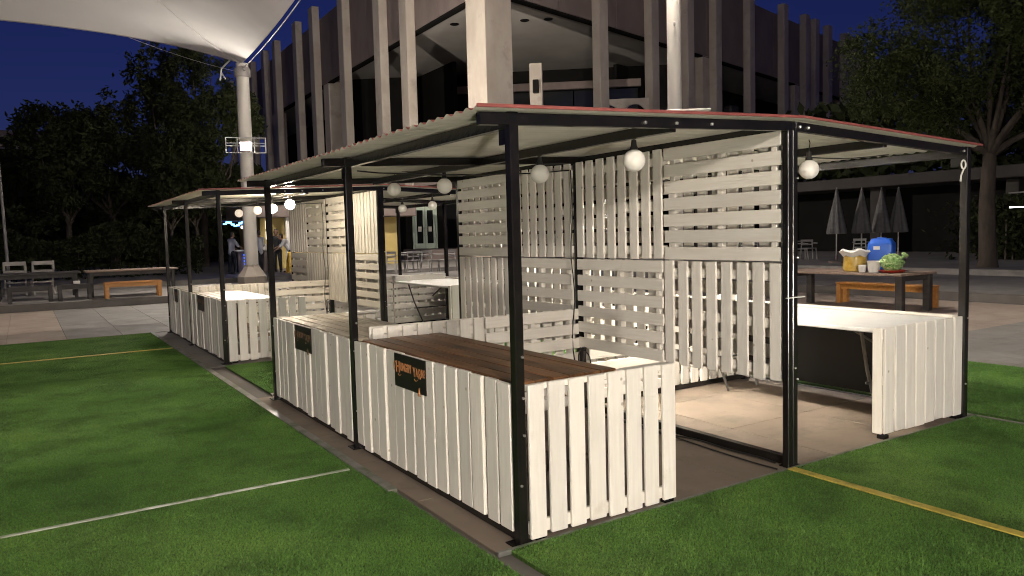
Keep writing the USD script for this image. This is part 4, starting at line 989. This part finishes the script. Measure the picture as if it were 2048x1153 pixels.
obj('knot', turn(lathe([(.05, 0), (.02, .05), (.035, .10), (.07, .13)], (0, 0, 0), 10), rotm([0, 1, 0], .9), (11.84, 4.80, zt_ + .25)), M['green_bag'], bg, smooth=True)

def cafe_chair(label, x, y, zb, rz, group):
    t = thing('cafe_chair', label, 'chair', (x, y, zb), rz, group=group)
    m = M['chair_grey']
    for s in (-1, 1):
        obj('leg', bar((s * .22, -.2, .44), (s * .25, -.26, 0), .035), m, t, local=True)
        obj('leg', bar((s * .21, .2, .72), (s * .26, .27, 0), .035), m, t, local=True)
        obj('armrest', box((s * .25, -.02, .66), (.05, .46, .03), .008), m, t, local=True)
    obj('seat', box((0, 0, .45), (.48, .46, .03), .01), m, t, local=True)
    obj('backrest', cat([box((0, .21, .76), (.50, .03, .09), .01), box((0, .2, .60), (.44, .02, .05), .006)]), m, t, local=True)
    return t
cg = 'grey cafe chairs in the dark behind the table at right'
c0 = cafe_chair('left grey cafe chair in the dark, beside the centre post', 23.6, 17.6, .36, 2.4, cg)
for k, (x, y, rz, l) in enumerate(((24.2, 16.2, .8, 'second grey cafe chair from the centre post, in the dark'), (25.0, 16.4, -.6, 'third grey cafe chair from the centre post, in the dark'), (26.4, 15.0, 2.0, 'grey cafe chair under the closed umbrellas'))):
    copy_of(c0, (x, y, .36), rz, l)
cl = 'dark cafe chairs on the terrace left of the near pallet wall'
for k, (x, y, rz, l) in enumerate(((9.5, 22.9, .4, 'leftmost cafe chair below the pale green door'), (10.1, 22.7, 2.9, 'second cafe chair below the pale green door'), (10.7, 22.4, .2, 'third cafe chair below the pale green door'), (11.25, 22.1, 3.3, 'rightmost cafe chair below the pale green door'))):
    copy_of(c0, (x, y, .36), rz, l, cl)
def round_table(label, x, y, zb):
    t = thing('cafe_table', label, 'table', (x, y, zb))
    obj('table_top', lathe([(0, zb + .72), (.44, zb + .72), (.45, zb + .735), (.44, zb + .75), (0, zb + .75)], (x, y, 0), 28), M['chair_grey'], t, smooth=40)
    obj('stem', tube([(x, y, zb + .02), (x, y, zb + .72)], .035, 10), M['steel_pole'], t, smooth=40)
    obj('foot', lathe([(0, zb), (.24, zb), (.22, zb + .03), (.04, zb + .05)], (x, y, 0), 20), M['steel_pole'], t, smooth=40)
round_table('small round cafe table among the chairs below the pale green door', 10.4, 23.3, .36)
round_table('small round cafe table among the dark chairs at right', 24.9, 17.2, .36)
def umbrella(label, x, y, zb, h=2.7, r=.31):
    t = thing('closed_umbrella', label, 'umbrella', (x, y, zb), group='closed umbrellas in the dark behind the table at right')
    obj('pole', tube([(0, 0, 0), (0, 0, h)], .022, 8), M['galv'], t, local=True)
    n = 32; V = []; F = []
    prof = [(.02, h - .02), (.05, h - .12), (.13, h - .5), (.22, h - .9), (.30, h - 1.3), (.36, h - 1.62), (.33, h - 1.66)]
    for rr, z in prof:
        a = np.arange(n) * 2 * PI / n
        q = rr * r / .36 * (1 + .16 * np.cos(8 * a) * min(1, rr * 4))
        V.append(np.c_[q * np.cos(a), q * np.sin(a), np.full(n, z)])
    for i in range(len(prof) - 1):
        for k in range(n):
            a0, a1 = i * n + k, i * n + (k + 1) % n; F += [[a0, a1, a1 + n], [a0, a1 + n, a0 + n]]
    obj('canopy', trimesh.Trimesh(np.vstack(V), F, process=False), M['umbrella'], t, smooth=True, local=True)
    obj('base', lathe([(0, 0), (.26, 0), (.26, .06), (.05, .09), (.04, .3), (0, .3)], (0, 0, 0), 20), M['concrete_dark'], t, local=True)
    return t
u0 = umbrella('leftmost closed umbrella behind the table with tubs', 22.6, 13.5, .36)
for x, y, l in ((23.5, 13.1, 'second closed umbrella from the left, behind the table with tubs'), (24.4, 12.9, 'third closed umbrella from the left, above the blue drum'), (25.0, 12.6, 'rightmost closed umbrella, above the blue drum')): copy_of(u0, (x, y, .36), 0, l)

# far right: covered walkway, lamp tube
cw = thing('covered_walkway', 'low flat concrete walkway roof in the dark at right', 'walkway', (38, 14, .36))
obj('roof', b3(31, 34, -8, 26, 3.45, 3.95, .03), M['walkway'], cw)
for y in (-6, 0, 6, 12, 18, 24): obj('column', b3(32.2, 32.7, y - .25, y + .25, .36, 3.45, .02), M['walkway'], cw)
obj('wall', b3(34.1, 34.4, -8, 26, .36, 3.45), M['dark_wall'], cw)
wl = thing('wall_lamp', 'short pale tube lamp at the right edge of the picture', 'lamp', (25.4, 8.6, 2.1))
obj('tube', tube([(25.2, 8.95, 2.15), (25.5, 8.25, 2.15)], .025, 8), M['tube_light'], wl)
obj('pole', bar((25.55, 8.1, .36), (25.55, 8.1, 2.9), .07), M['steel_pole'], wl)
obj('hood', bar((25.25, 9.0, 2.62), (25.55, 8.1, 2.66), .10, .04), M['steel_pole'], wl)
sb = thing('distant_building', 'long low flat roofed building at the far left behind the trees', 'building', (-14, 60, .36))
obj('wall', b3(-34, 2.5, 58.5, 70, .3, 8.6), M['dark_wall'], sb)
obj('roof', b3(-34.6, 3.0, 57.5, 70.5, 9.0, 9.45, .05), M['concrete_dark'], sb)
obj('soffit_band', b3(-34.2, 2.7, 58.2, 58.49, 8.3, 8.62), M['concrete'], sb)
lp = thing('lamp_post', 'thin grey lamp post at the far left', 'lamp post', (-2.62, 27.0, .36))
obj('pole', tube([(-2.62, 27.0, .36), (-2.66, 27.0, 3.5), (-2.72, 27.0, 7.0)], [.055, .045, .035], 10), M['steel_pole'], lp, smooth=True)
obj('head', box((-2.9, 26.9, 7.05), (.55, .16, .08), .02), M['steel_pole'], lp)

# ------------------------------------------------------------------ trees
def tree(label, x, y, zb, trunk_h, r0, crown, leafm, seed, nleaf=9000, size=.16, name='tree', group=None, limbs=9):
    """crown: list of (dx, dy, z, radius) clumps; limbs reach from the trunk top to the clumps; leaves are small bent faces."""
    g = np.random.default_rng(seed)
    t = thing(name, label, 'tree', (x, y, zb), group=group)
    top = np.array([x + g.normal(0, .15), y, zb + trunk_h])
    obj('trunk', tube([(x, y, zb - .1), (x + .04, y, zb + .25), ((x + top[0]) / 2 + g.normal(0, .06), y, zb + trunk_h * .55), top], [r0 * 1.35, r0, r0 * .85, r0 * .7], 12), M['bark'], t, smooth=True)
    for dx, dy, z, r in crown[:limbs]:
        e = np.array([x + dx, y + dy, z]); mid = top * .5 + e * .5 + np.array([g.normal(0, .2), g.normal(0, .2), -.15 * abs(z - top[2])])
        obj('limb', tube([top - [0, 0, .15], top * .7 + mid * .3, mid, e], [r0 * .5, r0 * .38, r0 * .24, r0 * .08], 8), M['bark'], t, smooth=True)
    tot = sum(c[3] ** 2 for c in crown); V = []
    for dx, dy, z, r in crown:
        n = int(nleaf * r * r / tot); sub = max(4, n // 45)
        cc = g.normal(0, 1, (sub, 3)); cc /= np.linalg.norm(cc, axis=1, keepdims=True); cc *= (r * g.uniform(.35, 1.0, sub) ** .5)[:, None] * [1, 1, .8]
        w = cc[g.integers(0, sub, n)] + g.normal(0, .17 * r ** .5, (n, 3)) + [x + dx, y + dy, z]
        a = g.normal(0, 1, (n, 3)); a /= np.linalg.norm(a, axis=1, keepdims=True)
        b = np.cross(a, g.normal(0, 1, (n, 3))); b /= np.linalg.norm(b, axis=1, keepdims=True)
        s = size * g.uniform(.5, 1.2, n)[:, None]
        V.append(np.stack([w - a * s, w + b * s * .42, w + a * s, w - b * s * .42], 1))
    V = np.vstack(V); k = len(V)
    f = (np.arange(k) * 4)[:, None, None] + np.array([[0, 1, 2], [0, 2, 3]])[None]
    obj('crown', trimesh.Trimesh(V.reshape(-1, 3), f.reshape(-1, 3), process=False), M[leafm], t)
    return t
def clumps(seed, n, rx, ry, z0, z1, r, flat=1.0):
    g = np.random.default_rng(seed); out = []
    for k in range(n):
        a = g.uniform(0, 2 * PI); h = g.uniform(0, 1); w = math.sin(PI * (.12 + .8 * h)) ** .7
        q = g.uniform(.2, 1) ** .5
        out.append((rx * w * q * math.cos(a), ry * w * q * math.sin(a), z0 + (z1 - z0) * h, r * g.uniform(.7, 1.25)))
    return out
tree('dark low crowned tree at the far left behind the picnic tables', -.2, 37.0, .36, 2.4, .16, clumps(1, 15, 2.6, 2.2, 3.2, 7.4, 1.15), 'leaf_dark', 101, 9000)
tree('dark rounded tree, second from the left', 1.6, 39.5, .36, 2.8, .18, clumps(2, 16, 2.4, 2.2, 3.4, 8.0, 1.2), 'leaf_dark', 102, 9000)
tree('tall dark tree left of the white mast', 4.1, 40.0, .36, 3.0, .2, clumps(3, 22, 2.6, 2.6, 3.4, 10.6, 1.3), 'leaf_dark', 103, 12000)
tree('tallest dark tree, directly behind the white mast', 6.2, 41.0, .36, 3.2, .22, clumps(4, 24, 2.6, 2.8, 3.6, 12.4, 1.35), 'leaf_dark', 104, 12000)
tree('slim dark tree standing in front of the tallest one', 4.6, 34.0, .36, 2.2, .09, clumps(5, 12, 1.6, 1.5, 3.0, 6.4, .95), 'leaf_dark', 105, 6000)
tree('slim dark tree with forked stem behind the far counters', 3.3, 33.2, .36, 2.0, .09, clumps(6, 12, 1.5, 1.5, 2.8, 6.0, .9), 'leaf_dark', 106, 6000)
tree('large leafy tree with spreading limbs at right', 21.6, 7.9, .36, 3.4, .24, clumps(7, 34, 3.3, 3.3, 4.3, 9.0, .95) + [(-2.9, -.6, 5.6, .8), (-3.3, .4, 7.8, .45), (-2.6, 1.8, 6.4, .9), (-3.1, 1.6, 5.2, .8)], 'leaf_mid', 107, 60000, .075, limbs=16)
tree('leafy tree at the right edge of the picture', 21.0, 4.4, .36, 3.2, .20, clumps(8, 26, 2.6, 2.6, 5.0, 10.5, 1.1), 'leaf_mid', 108, 40000, .075)
def hedge(label, x0, x1, y, zb, h, d, seed, n=7000):
    g = np.random.default_rng(seed)
    t = thing('hedge', label, 'hedge', ((x0 + x1) / 2, y, zb))
    w = np.c_[g.uniform(x0, x1, n), y + g.normal(0, d, n), zb + h * g.uniform(0, 1, n) ** .7]
    w[:, 2] *= 1 + .18 * np.sin(w[:, 0] * 1.3) * (w[:, 2] > zb + .3 * h)
    a = g.normal(0, 1, (n, 3)); a /= np.linalg.norm(a, axis=1, keepdims=True); b = np.cross(a, g.normal(0, 1, (n, 3))); b /= np.linalg.norm(b, axis=1, keepdims=True)
    s = .13 * g.uniform(.5, 1.2, n)[:, None]
    V = np.stack([w - a * s, w + b * s * .45, w + a * s, w - b * s * .45], 1)
    f = (np.arange(n) * 4)[:, None, None] + np.array([[0, 1, 2], [0, 2, 3]])[None]
    obj('foliage', trimesh.Trimesh(V.reshape(-1, 3), f.reshape(-1, 3), process=False), M['leaf_dark'], t)
    obj('stem', cat([tube([(x, y, zb), (x + .05, y, zb + h * .7)], .03, 5) for x in np.linspace(x0 + .2, x1 - .2, 9)]), M['bark'], t)
hedge('low dark hedge behind the picnic tables at left', -8, 4.3, 31.5, .36, 1.9, .45, 201, 9000)
def wood(label, x0, x1, y, zb, h, seed, n, turned=False):
    g = np.random.default_rng(seed)
    w = np.c_[g.uniform(x0, x1, n), y + g.normal(0, 1.2, n), np.zeros(n)]
    hh = h * (.62 + .38 * meshkit.noise(np.c_[w[:, 0] * .35, np.zeros(n), np.zeros(n)], 5))
    w[:, 2] = zb + hh * g.uniform(0, 1, n) ** .8
    if turned: w = w[:, [1, 0, 2]]
    a = g.normal(0, 1, (n, 3)); a /= np.linalg.norm(a, axis=1, keepdims=True); b = np.cross(a, g.normal(0, 1, (n, 3))); b /= np.linalg.norm(b, axis=1, keepdims=True)
    s = .42 * g.uniform(.5, 1.2, n)[:, None]
    V = np.stack([w - a * s, w + b * s * .5, w + a * s, w - b * s * .5], 1)
    f = (np.arange(n) * 4)[:, None, None] + np.array([[0, 1, 2], [0, 2, 3]])[None]
    obj('far_wood', trimesh.Trimesh(V.reshape(-1, 3), f.reshape(-1, 3), process=False), M['leaf_dark'], label=label, cat='trees', kind='stuff')
wood('added dark far wood hiding the bright horizon behind the left trees', -6, 14, 52, .3, 7.5, 301, 16000)  # added backdrop: covers the glowing sky and ground between the trees
wood('dark far wood closing the view behind the covered walkway', -16, 30, 40, .3, 9.0, 302, 16000, True)
hedge('dark hedge along the covered walkway at right', 26.0, 30.5, 9.5, .36, 2.0, .9, 202, 9000)
